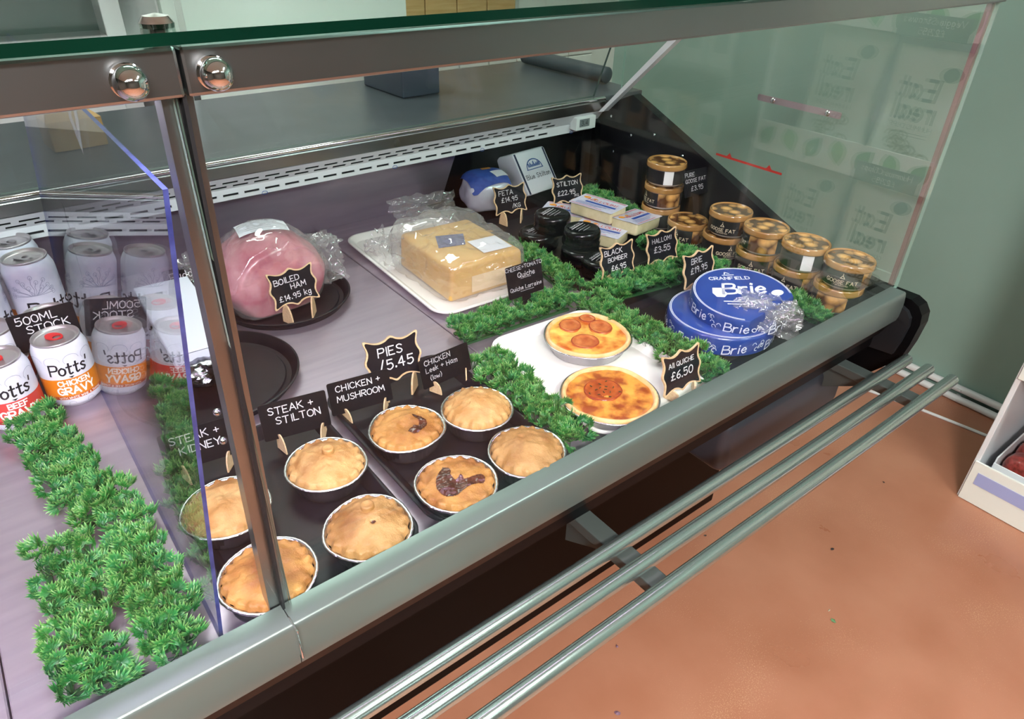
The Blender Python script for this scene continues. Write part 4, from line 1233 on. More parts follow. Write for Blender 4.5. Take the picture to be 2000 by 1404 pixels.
# yellow cheese block in a bag
M_CHEESE = mat('yellow_cheese', '#dcb262', 0.42, color2='#d0a24e', nscale=14, coat=.25, sss=.1)
ch = empty('cheese_block', (0.771, 0.650, D + .0035), -0.03, 'large yellow cheese block in a clear crumpled bag on a white tray', 'cheese')
b = box(-.093, .093, -.105, .105, 0.001, .076, .010, 3)
for v in b.verts:
    v.co += Vector((0, 0, .003 * noise.noise(v.co * 20)))
    v.co.x *= 1 - .06 * (v.co.z / .076)
obj('block', b, M_CHEESE, ch, smooth=True)
obj('dark_label', prism([(-.045, -.02), (.012, -.034), (.038, .016), (-.02, .036)], lambda u, v, t: (u - .012, v + .012, .0772 + t + .0004 * sin(u * 200)), 0, .0006), mat('purple_label', '#4a4a72', .35, color2='#6d6f95', nscale=80), ch)
wl = obj('white_label', prism([(-.034, -.032), (.034, -.036), (.036, .030), (-.032, .034)], lambda u, v, t: (u + .040, v - .050, .079 + t), 0, .0006), M_PAPER, ch)
obj('front_label', prism([(-.05, -.018), (.05, -.018), (.05, .018), (-.05, .018)], lambda u, v, t: (u + .010, -.1062 - t, v + .030), 0, .0004), mat('faint_label', '#e9cfa6', .5), ch)
def bag_extra(q, d):
    if d.y > .3 and d.z > .2: q = q + Vector((-.012, .02, .042)) * (d.y * d.z)
    if d.x < -.4 and d.y > 0: q = q + Vector((-.03, .015, -.004)) * (-d.x * d.y)
    return q
b = blob((.205, .232, .100), 5, .0075, 24, 5, 9, ridge=True, zmin=-.040, extra=bag_extra)
bmesh.ops.translate(b, verts=b.verts, vec=(0, 0, .0425))
obj('clear_bag', b, M_FILM, ch, smooth=True)
film_tail((-.02, .118, .100), (1.2, .1, .1), .17, .085, .022, 11, ch, M_FILM)
film_tail((-.120, .110, .045), (.7, -.3, .5), .075, .085, .018, 14, ch, M_FILM)

# feta pack and stilton
ft = empty('feta_pack', (1.045, 0.930, D), -0.25, 'soft white pack with blue print, behind the feta sign', 'cheese')
b = blob((.135, .105, .090), 3, .005, 22, 4, 21, zmin=-.044)
bmesh.ops.rotate(b, verts=b.verts, matrix=Matrix.Rotation(.18, 3, 'X'))
bmesh.ops.translate(b, verts=b.verts, vec=(0, 0, .055))
obj('pack', b, mat('feta_white', '#d9dbe6', .3, color2='#c9cbd8', nscale=30, coat=.5, bump=.4, bscale=50), ft, smooth='all')
def feta_z(x, y): return .052 + .047 * max(.02, 1 - abs(x / .069) ** 3 - abs(y / .055) ** 3) ** .33 - y * -.10
draped('blue_print', -.006, -.004, .108, .088, feta_z, mat('blue_print', '#2f4fa6', .3, color2='#3f63bd', nscale=60, coat=.5), ft, .1, off=.0055)
draped('white_patch', .030, -.012, .040, .030, feta_z, M_PAPER, ft, .3, off=.0070)
draped('orange_patch', .004, .018, .026, .012, feta_z, mat('orange_print', '#c98a4a', .4), ft, .1, off=.0072)
sl = empty('stilton_block', (1.205, 0.905, D), 0.12, 'white paper-wrapped stilton block with navy edges and printed crest', 'cheese')
Rs = Matrix.Rotation(-.38, 3, 'X')
b = box(-.062, .062, -.045, .045, 0, .115, .006, 2)
for v in b.verts:
    v.co.y += .03 * (v.co.z / .115) * (1 if v.co.y < 0 else .2)
bmesh.ops.rotate(b, verts=b.verts, matrix=Rs); bmesh.ops.translate(b, verts=b.verts, vec=(0, .02, .018))
obj('wrapped_block', b, mat('white_paper_wrap', '#e1e2ea', .45, bump=.2, bscale=40), sl, smooth=True)
SF = lambda u, v: tuple(Rs @ Vector((u, -.0458 + .03 * (v / .115), v)) + Vector((0, .02, .018)))
for x0, x1 in ((-.058, -.052), (.050, .056)):
    obj('navy_stripe', flat_poly([(x0, .003), (x1, .003), (x1, .112), (x0, .112)], SF), mat('navy_print', '#1d2547', .5), sl)
cr = bmesh.new()
ribbons([[(.028 * cos(a_) - .002, .066 + .024 * sin(a_)) for a_ in [PI * k / 12 for k in range(13)]]], .003, SF, cr)
for k in range(9):
    flat_poly([(-.024 + k * .005, .070), (-.020 + k * .005, .070), (-.020 + k * .005, .080 + .006 * sin(k * 2)), (-.024 + k * .005, .079 + .004 * cos(k * 3))], SF, cr)
ribbons([[(-.032, .064), (.028, .064)]], .002, SF, cr)
obj('crest', cr, mat('blue_crest', '#3a5c9c', .5), sl)
obj('lettering', ribbons(text_strokes('Blue Stilton', .0115, -.001, .040, 0, 0), .0016, SF), mat('grey_ink', '#55565e', .5), sl)

# halloumi packs
M_HPACK = mat('halloumi_cream', '#d6cfa9', .35, color2='#c7bf96', nscale=50, coat=.5)
M_HLAB = mat('halloumi_label', '#cfd0de', .35, color2='#bfc0d4', nscale=120, coat=.4)
M_HRED = mat('halloumi_red', '#c0454a', .4); M_HBLUE = mat('halloumi_blue', '#2b4c9e', .4); M_HOR = mat('halloumi_orange', '#e0932f', .4)
def halloumi(x, y, z, rz, label, tilt=(0, 0)):
    t = empty('halloumi_pack', (x, y, z), 0, label, 'cheese', 'halloumi packs')
    t.rotation_euler = (tilt[0], tilt[1], rz)
    obj('block', box(-.060, .060, -.036, .036, 0.001, .031, .006, 3), M_HPACK, t, smooth=True)
    lb_ = obj('label', prism(rrect(.126, .078, .004, 3), lambda u, v, q: (u, v, .0312 + q), 0, .0008), M_HLAB, t)
    P = lambda u, v: (u, v, .0324)
    rd = bmesh.new()
    ribbons(text_strokes('HALLOUMI', .011, .006, .005, 0, 0, gap=1.8), .0020, P, rd)
    ribbons([[(-.058, .033), (.058, .033)]], .003, P, rd)
    ribbons([[(-.058, -.034), (.030, -.034)]], .002, P, rd)
    obj('red_print', rd, M_HRED, lb_)
    bl = bmesh.new()
    ribbons([[(-.030, -.006), (.050, -.006)]], .009, P, bl)
    for k in range(4):
        ribbons([[(-.050, -.016 - k * .004), (.045 - k * .01, -.016 - k * .004)]], .0012, P, bl)
    obj('blue_print', bl, M_HBLUE, lb_)
    og = bmesh.new()
    for cx_, r_ in ((-.044, .010), (-.020, .006)):
        flat_poly([(cx_ + r_ * cos(a_), .018 + r_ * .7 * sin(a_)) for a_ in [2 * PI * k / 14 for k in range(14)]], P, og)
    obj('orange_print', og, M_HOR, lb_)
    return t
halloumi(1.150, 0.610, D + .0035, -1.2, 'halloumi pack underneath, next to the black cheeses')
halloumi(1.165, 0.745, D + .0035, -1.0, 'rearmost halloumi pack, mostly covered')
halloumi(1.195, 0.668, D + .0375, -1.35, 'halloumi pack lying on top of the others')
halloumi(1.245, 0.585, D + .0190, .25, 'halloumi pack leaning at the right, above the hallomi sign', (.0, .12))

# black wax cheeses
M_WAX = mat('black_wax', '#08080b', 0.2, spec=.3, coat=.25, bump=.1, bscale=30)
def truckle(x, y, z, r, h, rz, label):
    t = empty('black_cheese', (x, y, z), rz, label, 'cheese', 'black wax cheeses')
    obj('wax_coat', lathe([(.0001, .0005), (r * .93, .0005), (r, .006), (r * 1.01, h * .3), (r * .95, h * .42), (r * 1.0, h * .55), (r * .99, h * .82), (r * .92, h * .95), (r * .80, h), (r * .76, h * .975), (.0001, h * .97)], 56), M_WAX, t, smooth='all')
    lb = bmesh.new()
    for k, (q, wd) in enumerate(((.012, .048), (.004, .040), (-.004, .044), (-.012, .030))):
        ribbons([[(-wd / 2, q), (wd / 2, q)]], .0010 if k else .0024, lambda u, v: (u, v, h * .97 + .0006), lb)
    ribbons(text_strokes('SNOWDONIA', .0048, 0, .016, 0, 0), .0008, lambda u, v: (u, v, h * .97 + .0006), lb)
    obj('label_print', lb, M_CHALKG, t)
    return t
truckle(1.006, 0.668, D + .0035, .0475, .040, .2, 'lower black wax cheese at the back left of the pile')
truckle(1.030, 0.650, D + .0440, .0430, .044, .35, 'highest black wax cheese, nearest the feta sign')
truckle(1.034, 0.548, D + .0035, .0475, .036, .1, 'black wax cheese under the front one of the pile')
truckle(1.036, 0.556, D + .0400, .0430, .042, .3, 'upper black wax cheese in the front of the pile')
truckle(1.022, 0.472, D + .0035, .0430, .040, .3, 'black wax cheese half hidden by the black bomber sign')

# goose fat jars
M_LIDGOLD = mat('amber_lid', '#a87f4a', 0.14, color2='#8d6534', nscale=20, coat=.8)
M_POTATO = mat('roast_potato_print', '#e8b46a', 0.25, color2='#4f2c14', nscale=42, tex='voronoi', nlo=.2, nhi=.68, coat=.8)
M_JARBLK = mat('black_jar_label', '#1c1a1c', 0.4)
M_JARCLR = mat('jar_glass_pale', '#a9a29a', 0.2, coat=.5)
def arc_patch(r, a0, a1, z0, z1, n=14):
    b = bmesh.new()
    A = [b.verts.new((r * sin(a0 + (a1 - a0) * i / n), -r * cos(a0 + (a1 - a0) * i / n), z0)) for i in range(n + 1)]
    B = [b.verts.new((r * sin(a0 + (a1 - a0) * i / n), -r * cos(a0 + (a1 - a0) * i / n), z1)) for i in range(n + 1)]
    for i in range(n): b.faces.new((A[i], A[i + 1], B[i + 1], B[i]))
    return b
def goose_jar(x, y, z, rz, label, R=.049, H=.055):
    t = empty('goose_fat_jar', (x, y, z), rz, label, 'jar', 'goose fat jars')
    k = R / .049
    r = .0455 * k
    obj('body', lathe([(.0001, .0006), (.040 * k, .0006), (.0425 * k, .003), (r, .009), (r, H - .016), (.0465 * k, H - .013)], 56), M_JARCLR, t, smooth='all')
    obj('black_label', arc_patch(r + .0003, -2.18, .62, .007, H - .015, 36), M_JARBLK, t, smooth='all')
    obj('potato_picture', arc_patch(r + .0003, .62, 2.0, .007, H - .015, 18), M_POTATO, t, smooth='all')
    obj('black_label', arc_patch(r + .0003, 2.0, 3.6, .007, H - .015, 20), M_JARBLK, t, smooth='all')
    obj('white_sticker', arc_patch(r + .0003, 3.6, 4.1, .007, H - .015, 8), M_WHITEPL, t, smooth='all')
    W = lambda u, v: ((r + .0007) * sin(u / r), -(r + .0007) * cos(u / r), v)
    lb = bmesh.new()
    ribbons(text_strokes('GOOSE FAT', .0072, -.010, .0150, 0, 0, gap=1.7), .0012, W, lb, sub=.004)
    ribbons(text_strokes('FOR ROASTING', .0025, -.010, .0105, 0, 0), .0004, W, lb, sub=.004)
    ribbons([[(-.014, .027), (-.010, .033), (-.006, .027), (-.014, .027)], [(-.010, .033), (-.010, .037)]], .0012, W, lb)
    obj('lettering', lb, mat('cream_ink', '#d9cdb0', .5), t)
    ld = obj('lid', lathe([(.0470 * k, H - .014), (R, H - .0135), (R * 1.015, H - .011), (R, H - .008), (R * .995, H - .003), (R * .97, H - .0005), (R * .93, H), (R * .90, H - .002), (R * .88, H - .0024)], 64), M_LIDGOLD, t, smooth='all')
    obj('lid_picture', lathe([(R * .885, H - .0024), (.0001, H - .0024)], 64), M_POTATO, ld, smooth='all')
    return t
JX = 1.326
jars = [
 (1.322, 0.092, 0, -2.6, 'goose fat jar under the frontmost one, by the front glass'),
 (1.324, 0.086, 1, -1.0, 'frontmost goose fat jar, top of the stack by the front glass'),
 (1.327, 0.192, 0, -1.3, 'goose fat jar under the second stack from the front glass'),
 (1.325, 0.184, 1, 1.6, 'goose fat jar on top of the second stack, with white sticker showing'),
 (1.330, 0.292, 0, -1.0, 'goose fat jar under the third stack from the front glass'),
 (1.328, 0.284, 1, -2.35, 'goose fat jar on top of the third stack, potato picture facing out'),
 (1.340, 0.394, 0, -.3, 'goose fat jar under the fourth stack from the front glass'),
 (1.344, 0.390, 1, -1.05, 'goose fat jar on top of the fourth stack, black label facing out'),
 (1.332, 0.496, 0, -1.2, 'single low goose fat jar beside the tall three-high stack'),
 (1.355, 0.604, 0, .5, 'bottom goose fat jar of the tall stack at the back'),
 (1.352, 0.600, 1, -1.75, 'middle goose fat jar of the tall stack at the back'),
 (1.355, 0.604, 2, 1.75, 'topmost goose fat jar of the tall stack, touching the goose fat card'),
]
for x, y, lv, rz, lab_ in jars:
    goose_jar(x, y, D + .0005 + lv * .0553, rz, lab_)

# brie wheels
M_BRIE = mat('blue_brie_print', '#1f3a88', .35, color2='#274595', nscale=25, coat=.6)
M_WINK = mat('white_print', '#dfe4f4', .4)
b0 = empty('brie_wheel', (1.040, 0.165, D + .0035), 0.2, 'lower whole blue brie wheel on the black tray', 'cheese', 'blue brie wheels')
obj('wheel', lathe([(.0001, .0005), (.096, .0005), (.100, .004), (.101, .034), (.099, .0385), (.096, .040), (.0001, .040)], 72), M_BRIE, b0, smooth=True)
def ring_print(t, r, zt, seed, closed=True, a0=0.0, a1=2 * PI):
    lb = bmesh.new(); rn = random.Random(seed)
    n = 60
    for rr in (r * .965, r * .94):
        ribbons([[(rr * cos(a0 + (a1 - a0) * i / n), rr * sin(a0 + (a1 - a0) * i / n)) for i in range(n + 1)]], .0012, lambda u, v: (u, v, zt + .0005), lb)
    W = lambda u, v: ((r + .0016) * sin(u / r), -(r + .0016) * cos(u / r), v)
    for k in range(14):
        u0 = -r * 3 + k * r * .43
        if k % 2:
            ribbons(text_strokes('Brie', .017, u0, .010, .1, 0, slant=.15), .0022, W, lb, sub=.006)
        else:
            for q in range(5):
                cx_, cz_ = u0 + rn.uniform(-.012, .012), rn.uniform(.008, .028)
                ribbons([[(cx_ + .004 * cos(a_ * rn.uniform(.9, 1.1)), cz_ + .004 * sin(a_)) for a_ in [i * PI / 4 for i in range(rn.randint(4, 9))]]], .0013, W, lb)
    return lb
obj('white_print', ring_print(b0, .101, .040, 4), M_WINK, b0)
b1 = empty('brie_wheel', (1.072, 0.150, D + .045), -.15, 'upper cut blue brie wheel wrapped in cling film, marked Brie', 'cheese', 'blue brie wheels')
b1.rotation_euler = (.07, -.06, -.15)
rb1 = .094
pts = [(rb1 * cos(a_), rb1 * sin(a_)) for a_ in [math.radians(-34) + math.radians(268) * k / 60 for k in range(61)]]
# arc runs from the right-hand tip round the back to the front left; the cut closes it
def slab_(pl, z0, z1, bev):
    b = bmesh.new()
    rings = [[b.verts.new((u * s_, v * s_, z)) for u, v in pl] for s_, z in ((.97, z0), (1, z0 + bev), (1, z1 - bev), (.975, z1))]
    for a_, c_ in zip(rings, rings[1:]):
        n = len(pl)
        for i in range(n): b.faces.new((a_[i], a_[(i + 1) % n], c_[(i + 1) % n], c_[i]))
    b.faces.new(rings[0]); b.faces.new(rings[-1])
    bmesh.ops.recalc_face_normals(b, faces=b.faces)
    return b
obj('wheel', slab_(pts, 0, .036, .004), M_BRIE, b1, smooth=True)
lb = ring_print(b1, rb1, .036, 9, a0=math.radians(-28), a1=math.radians(228))
P = lambda u, v: (u, v, .0366)
ribbons(text_strokes('Brie', .034, .002, -.002, -.46, 0, slant=.25, gap=1.2), .0055, P, lb)
ribbons(text_strokes('CRANFIELD', .010, .012, .048, -.46, 0), .0018, P, lb)
flat_poly([(.058 + .013 * cos(a_), -.030 + .009 * sin(a_)) for a_ in [2 * PI * k / 20 for k in range(20)]], P, lb)
flat_poly([(-.050 + u, .024 + v) for u, v in ((0, .004), (.012, .018), (.026, .010), (.024, -.012), (.010, -.018), (-.002, -.010))], P, lb)
ribbons([[(-.050, -.004), (-.02, -.022), (.010, -.034)], [(-.050, -.014), (-.014, -.036)]], .003, P, lb)
obj('white_print', lb, M_WINK, b1)
obj('roof_mark', ribbons([[(.016, .068), (.021, .073), (.026, .066)], [(.010, .067), (.030, .058)]], .0022, P), M_WINK, b1)
film_tail((-.004, -.066, .022), (1.0, .0, -.75), .120, .060, .016, 31, b1, M_FILM2)
film_tail((.010, -.050, .030), (.45, .1, -.75), .100, .050, .012, 35, b1, M_FILM2)

# white lidded box and foil pack by the post
wbx = empty('white_box', (0.205, 0.668, D), -.04, 'white rectangular box behind the steel post, resting on a foil pack', 'box')
b = box(-.045, .045, -.135, .135, .052, .078, .005, 2)
obj('carton', b, mat('white_card', '#d9e0ec', .35), wbx, smooth=True)
obj('lid_lip', box(-.047, .047, -.137, .137, .0785, .082, .0015, 1), mat('white_card2', '#e3e9f3', .35), wbx)
fb = empty('foil_pack', (0.205, 0.628, D + .0185), -.04, 'crinkled silver foil pack underneath the white box', 'food pack')
b = blob((.095, .25, .046), 3.5, .006, 40, 5, 41, ridge=True, zmin=-.022)
bmesh.ops.translate(b, verts=b.verts, vec=(0, 0, .0235))
obj('foil', b, mat('dark_foil', '#8f9096', .18, 1.0, color2='#3a3638', nscale=20, nlo=.45, nhi=.6), fb, smooth=True)

# ================================================================ shelf unit on the customer side (seen in the front glass)
su = empty('snack_shelf', (2.27, -0.45, 0), 0, 'white shop shelf unit with leaf-patterned strips against the green wall', 'shelf')
def sp(name, bm, m, parent=None, **k):
    return obj(name, bm, m, su if parent is None else parent, world=parent is None, **k)
M_SHELF = mat('shelf_white', '#e9edf1', .35)
M_STRIP = mat('strip_white', '#f2f5ee', .4)
M_LEAF = mat('leaf_green', '#4f9a45', .45); M_LEAF2 = mat('leaf_green_dark', '#3c7f3a', .45)
M_SLATE = mat('slate_ticket', '#2b3a38', .5)
XS0 = 2.08
sp('side_panel', box(XS0 + .004, 2.60, -0.128, -0.114, 0.0, 1.72, .002), M_SHELF)
sp('side_panel', box(XS0 + .004, 2.60, -0.800, -0.786, 0.0, 1.72, .002), M_SHELF)
sp('back_panel', box(2.59, 2.602, -0.786, -0.128, 0.0, 1.72), M_SHELF)
for z in (0.02, 0.46, 0.86, 1.25, 1.62):
    sp('shelf', box(XS0 + .006, 2.588, -0.7855, -0.1285, z, z + .018, .002), M_SHELF)
def leaf_outline(L, W):
    return [(L * (t_ - .5), W * sin(PI * t_ ** .8) / 2) for t_ in [k / 8 for k in range(9)]] + [(L * (t_ - .5), -W * sin(PI * t_ ** .8) / 2) for t_ in [1 - k / 8 for k in range(1, 8)]]
def strip(z0, z1, ticket, tl, leaves=True, alt=False):
    s = sp('price_strip', box(XS0 - .004, XS0 + .003, -0.786, -0.120, z0, z1, .001), M_STRIP)
    if leaves:
        for k in range(8):
            ang = (.9, -1.1, 1.0, -1.3)[k % 4]
            y = -0.745 + k * .082
            lo = leaf_outline(.075, .05)
            obj('leaf_print', flat_poly([(u * cos(ang) - v * sin(ang), u * sin(ang) + v * cos(ang)) for u, v in lo], lambda u, v: (XS0 - .0048 - su.location.x, y + u - su.location.y, (z0 + z1) / 2 + .006 + v)), M_LEAF if k % 2 else M_LEAF2, s)
    if ticket:
        tk = obj('ticket', box(XS0 - .0075 - su.location.x, XS0 - .0052 - su.location.x, -0.435 - su.location.y, -0.240 - su.location.y, z0 - .004, z0 + .052, .0005), M_SLATE, s)
        F = lambda u, v: (XS0 - .0078 - su.location.x, -.338 - su.location.y - u, z0 + .022 + v)
        lb = bmesh.new()
        ribbons(text_strokes(tl[0], .015, 0, .008), .0018, F, lb); ribbons(text_strokes(tl[1], .015, 0, -.018), .0018, F, lb)
        obj('lettering', lb, M_CHALK, tk)
    return s
strip(1.230, 1.300, True, ('Veggie Straws', '£2.95'))
strip(0.835, 0.930, True, ('Hummus Chips', '£2.95'))
strip(0.440, 0.520, False, None, True)
lw_s = strip(0.002, 0.145, False, None, False)
obj('lilac_label', box(XS0 - .0055 - su.location.x, XS0 - .0042 - su.location.x, -0.78 - su.location.y, -0.140 - su.location.y, 0.070, 0.112), mat('lilac_strip', '#aab2e2', .35), lw_s)

# snack bags
M_BAGMAT = mat('matt_snack_bag', '#e6ebde', .45, color2='#d9e0d0', nscale=14, bump=.3, bscale=25, bdist=.004)
M_BAGTXT = mat('bag_green_ink', '#23492f', .5)
def snack_bag(x, y, z, label, w=.165, h=.25, tint=None, sub='HUMMUS CHIPS', seed=1, tilt=.16):
    t = empty('snack_bag', (x, y, z), -PI / 2, label, 'snack bag', 'snack bags on the shelf')
    b = bmesh.new(); V = {}
    NX, NZ = 16, 22
    def dep(u, v):
        return .062 * (max(0.0, 1 - abs(u) ** 2.4)) ** .7 * (max(0.0, sin(PI * min(1, max(0, v))))) ** .55 + .004 * noise.noise(Vector((u * 4, v * 6, seed)))
    def pos(u, v, s):
        return (u * w / 2 * (1 - .08 * sin(PI * v)), s * dep(u, v) * .5 + tilt * v * h * .4, .001 + v * h)
    for s in (-1, 1):
        for i in range(NX + 1):
            for j in range(NZ + 1):
                V[s, i, j] = b.verts.new(pos(i / NX * 2 - 1, j / NZ, s))
        for i in range(NX):
            for j in range(NZ):
                f = (V[s, i, j], V[s, i + 1, j], V[s, i + 1, j + 1], V[s, i, j + 1])
                b.faces.new(f if s < 0 else tuple(reversed(f)))
    bmesh.ops.remove_doubles(b, verts=b.verts, dist=.0015)
    obj('bag', b, M_BAGMAT, t, smooth='all')
    F = lambda x_, z_: (lambda p: (p[0], p[1] - .0025, p[2]))(pos(x_ / (w / 2), z_ / h, -1))
    lb = bmesh.new()
    ribbons(text_strokes('Eat', .050, .020, h * .60, 0, 0, gap=1.2), .0088, F, lb, sub=.008)
    ribbons(text_strokes('real', .050, .010, h * .42, 0, 0, gap=1.2), .0088, F, lb, sub=.008)
    ribbons(text_strokes(sub, .012, .01, h * .345, 0, 0), .0014, F, lb, sub=.008)
    for k in range(2):
        ribbons([[(-.045, h * (.31 - .025 * k)), (.04, h * (.31 - .025 * k))]], .0012, F, lb, sub=.01)
    obj('lettering', lb, M_BAGTXT, t)
    sb = bmesh.new()
    flat_poly([(-.055 + .026 * cos(a_), h * .82 + .019 * sin(a_)) for a_ in [2 * PI * k / 18 for k in range(18)]], F, sb)
    obj('round_badge', sb, mat('badge_green', '#2f5c44', .5), t)
    pc = bmesh.new()
    rn = random.Random(seed)
    for k in range(9):
        cx_, cz_ = rn.uniform(-.055, .055), rn.uniform(.03, h * .28)
        ribbons([[(cx_ + .017 * cos(a_), cz_ + .012 * sin(a_)) for a_ in [i * PI / 6 for i in range(11)]]], .006, F, pc, sub=.008)
    obj('crisp_picture', pc, mat('crisp_tan', '#7c805f', .5), t)
    return t
snack_bag(2.170, -0.590, 0.8785, 'pale snack bag on the middle shelf, further along the shelf', h=.34, w=.235, seed=1)
snack_bag(2.150, -0.335, 0.8785, 'pale snack bag on the middle shelf, nearer the counter', h=.315, w=.235, seed=2)
snack_bag(2.170, -0.605, 0.4785, 'pale snack bag on the lower shelf, further along the shelf', h=.335, w=.235, seed=3, sub='LENTIL CHIPS')
snack_bag(2.150, -0.350, 0.4785, 'pale snack bag on the lower shelf, nearer the counter', h=.345, w=.235, seed=4, sub='QUINOA CHIPS')
snack_bag(2.170, -0.600, 1.2685, 'pale snack bag on the top shelf, further along the shelf', h=.32, w=.23, seed=5, sub='VEGGIE STRAWS')
snack_bag(2.150, -0.345, 1.2685, 'pale snack bag on the top shelf, nearer the counter', h=.32, w=.23, seed=6, sub='VEGGIE STRAWS')

# second shelf unit further along the wall, also mirrored in the glass
js = empty('grocery_shelf', (2.36, -1.40, 0), 0, 'grey-green grocery shelf unit further along the green wall', 'shelf')
M_GSH = mat('grey_green_shelf', '#9aa79d', .5)
for nm, bb in (('side_panel', box(2.12, 2.60, -0.972, -0.958, 0, 1.62)), ('side_panel', box(2.12, 2.60, -1.862, -1.848, 0, 1.62)), ('back_panel', box(2.59, 2.602, -1.848, -0.972, 0, 1.62))):
    obj(nm, bb, M_GSH, js, world=True)
for z in (0.10, 0.42, 0.74, 1.02, 1.30):
    obj('shelf', box(2.12, 2.588, -1.8475, -0.9725, z, z + .016, .002), M_GSH, js, world=True)
GP = [mat('pack_white', '#dfe3da', .5), mat('pack_dark', '#3c4a40', .5), mat('pack_tan', '#b99f78', .5)]
rn_ = random.Random(5)
for iz, (z, hh) in enumerate(((0.436, .20), (0.756, .17), (1.036, .15))):
    for k in range(7):
        y_ = -1.035 - k * .118
        wh = ('lowest', 'middle', 'top')[iz]
        pk = empty('grocery_box', (2.19, y_, z), 0, '%s row grocery box, number %s from the snack shelf end' % (wh, ('one', 'two', 'three', 'four', 'five', 'six', 'seven')[k]), 'box', 'boxes on the grocery shelf')
        h_ = hh * rn_.uniform(.85, 1.0)
        obj('carton', box(-.045, .045, -.048, .048, .001, h_, .003, 1), GP[(0, 2, 0)[iz] if k % 2 else (1, 0, 0)[iz]], pk)
        obj('front_print', box(-.0462, -.0452, -.030, .030, h_ * .35, h_ * .8), GP[1] if iz else GP[2], pk)

# carton with red packs on the bottom shelf
cx_ = empty('product_carton', (2.29, -0.30, 0.0385), 0, 'low white carton of red-wrapped packs on the bottom shelf', 'carton')
for nm, bb in (('base', box(-.17, .17, -.145, .145, 0, .004)), ('side', box(-.17, -.166, -.145, .145, .004, .10)), ('side', box(.166, .17, -.145, .145, .004, .13)), ('side', box(-.166, .166, -.145, -.141, .004, .12)), ('side', box(-.166, .166, .141, .145, .004, .12))):
    obj(nm, bb, M_SHELF, cx_)
M_REDPK = mat('red_pack', '#6f2a22', .3, color2='#b04a44', nscale=70, ndetail=5, coat=.5)
for i in range(3):
    for j in range(2):
        pk = empty('red_pack', (2.19 + i * .095, -0.37 + j * .14, 0.043), .1 * (i - j), ('dark red pack in the low white carton, ' + ('front', 'middle', 'rear')[i] + ' row, ' + ('further along the shelf', 'nearer the counter')[j]), 'food pack', 'red packs in the carton')
        b = blob((.085, .125, .12), 4, .004, 40, 3, i * 3 + j, zmin=-.059)
        bmesh.ops.translate(b, verts=b.verts, vec=(0, 0, .060))
        obj('wrapper', b, M_REDPK, pk, smooth='all')
        obj('end_seal', box(-.03, .03, -.002, .002, .115, .132, .0008), M_REDPK, pk)

# ================================================================ scraps on the floor
def scrap(x, y, s, label, m, sd):
    rn = random.Random(sd)
    b = bmesh.new()
    n = 9
    c0 = b.verts.new((0, 0, .004))
    ring = [b.verts.new((s * rn.uniform(.55, 1) * cos(2 * PI * k / n), s * .6 * rn.uniform(.6, 1) * sin(2 * PI * k / n), .001 + rn.uniform(0, .003))) for k in range(n)]
    for k in range(n): b.faces.new((c0, ring[k], ring[(k + 1) % n]))
    o = obj('floor_scrap', b, m, None, loc=(x, y, 0), rot=(0, 0, rn.uniform(0, 6)))
    tag(o, label, 'scrap', 'scraps on the floor')
M_SC1 = mat('scrap_green', '#5f8a5c', .6); M_SC2 = mat('scrap_purple', '#7d5a6c', .6); M_SC3 = mat('scrap_dark', '#2a1c18', .7); M_SC4 = mat('scrap_pale', '#cbb59a', .7)
scrap(1.353, -0.135, .010, 'green leaf scrap on the brown floor', M_SC1, 1)
scrap(1.372, -0.112, .005, 'tiny pale crumb next to the green leaf scrap', M_SC4, 2)
scrap(1.566, -0.004, .007, 'small black scrap on the floor', M_SC3, 3)
scrap(0.863, 0.140, .006, 'small purple flake near the front rail', M_SC2, 4)
scrap(0.745, 0.022, .009, 'purple leaf-shaped flake at the bottom edge of the floor', M_SC2, 5)
scrap(1.317, 0.242, .006, 'brown crumb on the floor close to the rails', M_SC3, 6)
scrap(1.95, 0.05, .006, 'dark smudge-like scrap on the far floor', M_SC3, 7)

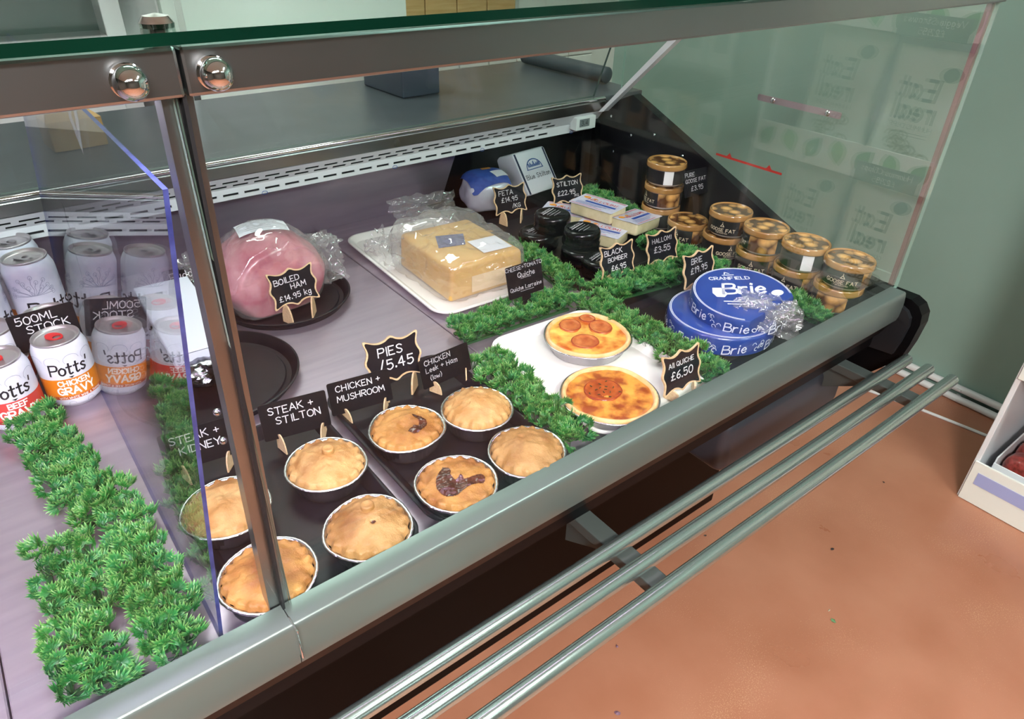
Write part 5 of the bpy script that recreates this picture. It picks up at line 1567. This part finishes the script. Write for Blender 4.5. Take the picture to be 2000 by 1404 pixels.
# ================================================================ staff side behind the counter
ds = empty('black_roll', (1.565, 1.235, 1.0525), 0.03, 'long dark grey roll lying on the staff worktop', 'roll')
obj('roll', tube([(0, -.19, .024), (0, -.185, .024), (0, .185, .024), (0, .19, .024)], [.016, .023, .023, .016], 20), mat('dark_roll', '#3a4348', .4), ds, smooth=True)
obj('end_cap', tube([(0, .1902, .024), (0, .20, .024)], [.015, .010], 16), M_BLACKPL, ds, smooth=True)
bxs = empty('dark_box', (1.02, 1.30, 1.0525), .05, 'dark blue-grey box on the staff worktop', 'box')
obj('carton', box(-.06, .06, -.10, .10, 0, .16, .004), mat('dark_blue_card', '#3c4552', .5), bxs)
obj('flap', box(-.06, .06, -.10, .10, .1605, .163, .001), mat('dark_blue_card2', '#454e5b', .5), bxs)
fr_ = empty('white_fridge', (0.86, YB - .235, 0), 0, 'tall white fridge against the back wall', 'fridge')
obj('cabinet', box(-.36, .36, -.20, .23, 0.0, 1.75, .012), M_WHITEPL, fr_, smooth=True)
obj('door', box(-.355, .355, -.235, -.2005, 0.10, 1.74, .008), mat('fridge_white', '#dfeae2', .3), fr_, smooth=True)
obj('handle', box(-.33, -.31, -.265, -.2355, .8, 1.3, .004), M_CHROME, fr_)
hw = empty('wall_cupboard', (0.20, YB - .12, 0.95), 0, 'white-framed glazed cupboard on the back wall at the left', 'cupboard')
for nm, bb in (('frame', box(-.26, -.21, -.11, .11, 0, .8, .003)), ('frame', box(.21, .26, -.11, .11, 0, .8, .003)), ('frame', box(-.21, .21, -.11, .11, 0, .10, .003)), ('frame', box(-.21, .21, -.11, .11, .72, .8, .003))):
    obj(nm, bb, M_WHITEPL, hw)
obj('panel', box(-.21, .21, -.02, 0, .10, .72), mat('grey_panel', '#7f8b88', .3), hw)
wp = empty('plank_board', (1.62, YB - .014, 0.98), 0, 'pale wooden plank board with dark knot on the back wall', 'board')
for k in range(5):
    obj('plank', box(-.36 + k * .145, -.22 + k * .145, -.022, -.0015, 0, .75, .002), M_WOOD, wp)
obj('knot', prism([(.035 * cos(a_), .010 * sin(a_)) for a_ in [2 * PI * k / 14 for k in range(14)]], lambda u, v, t: (u - .29, -.0222 - t, v + .145), 0, .001), mat('knot_dark', '#4a4038', .6), wp)
yb_ = empty('yellow_pack', (0.19, 1.20, 1.0525), .1, 'small tan carton on the staff worktop at the left', 'carton')
obj('carton', box(-.05, .05, -.04, .04, 0, .055, .002), mat('tan_card', '#b08a4c', .6), yb_)
obj('flap', box(-.05, .05, -.04, .04, .0552, .057, .0005), mat('tan_card2', '#b8935a', .6), yb_)
bpy.context.view_layer.update()
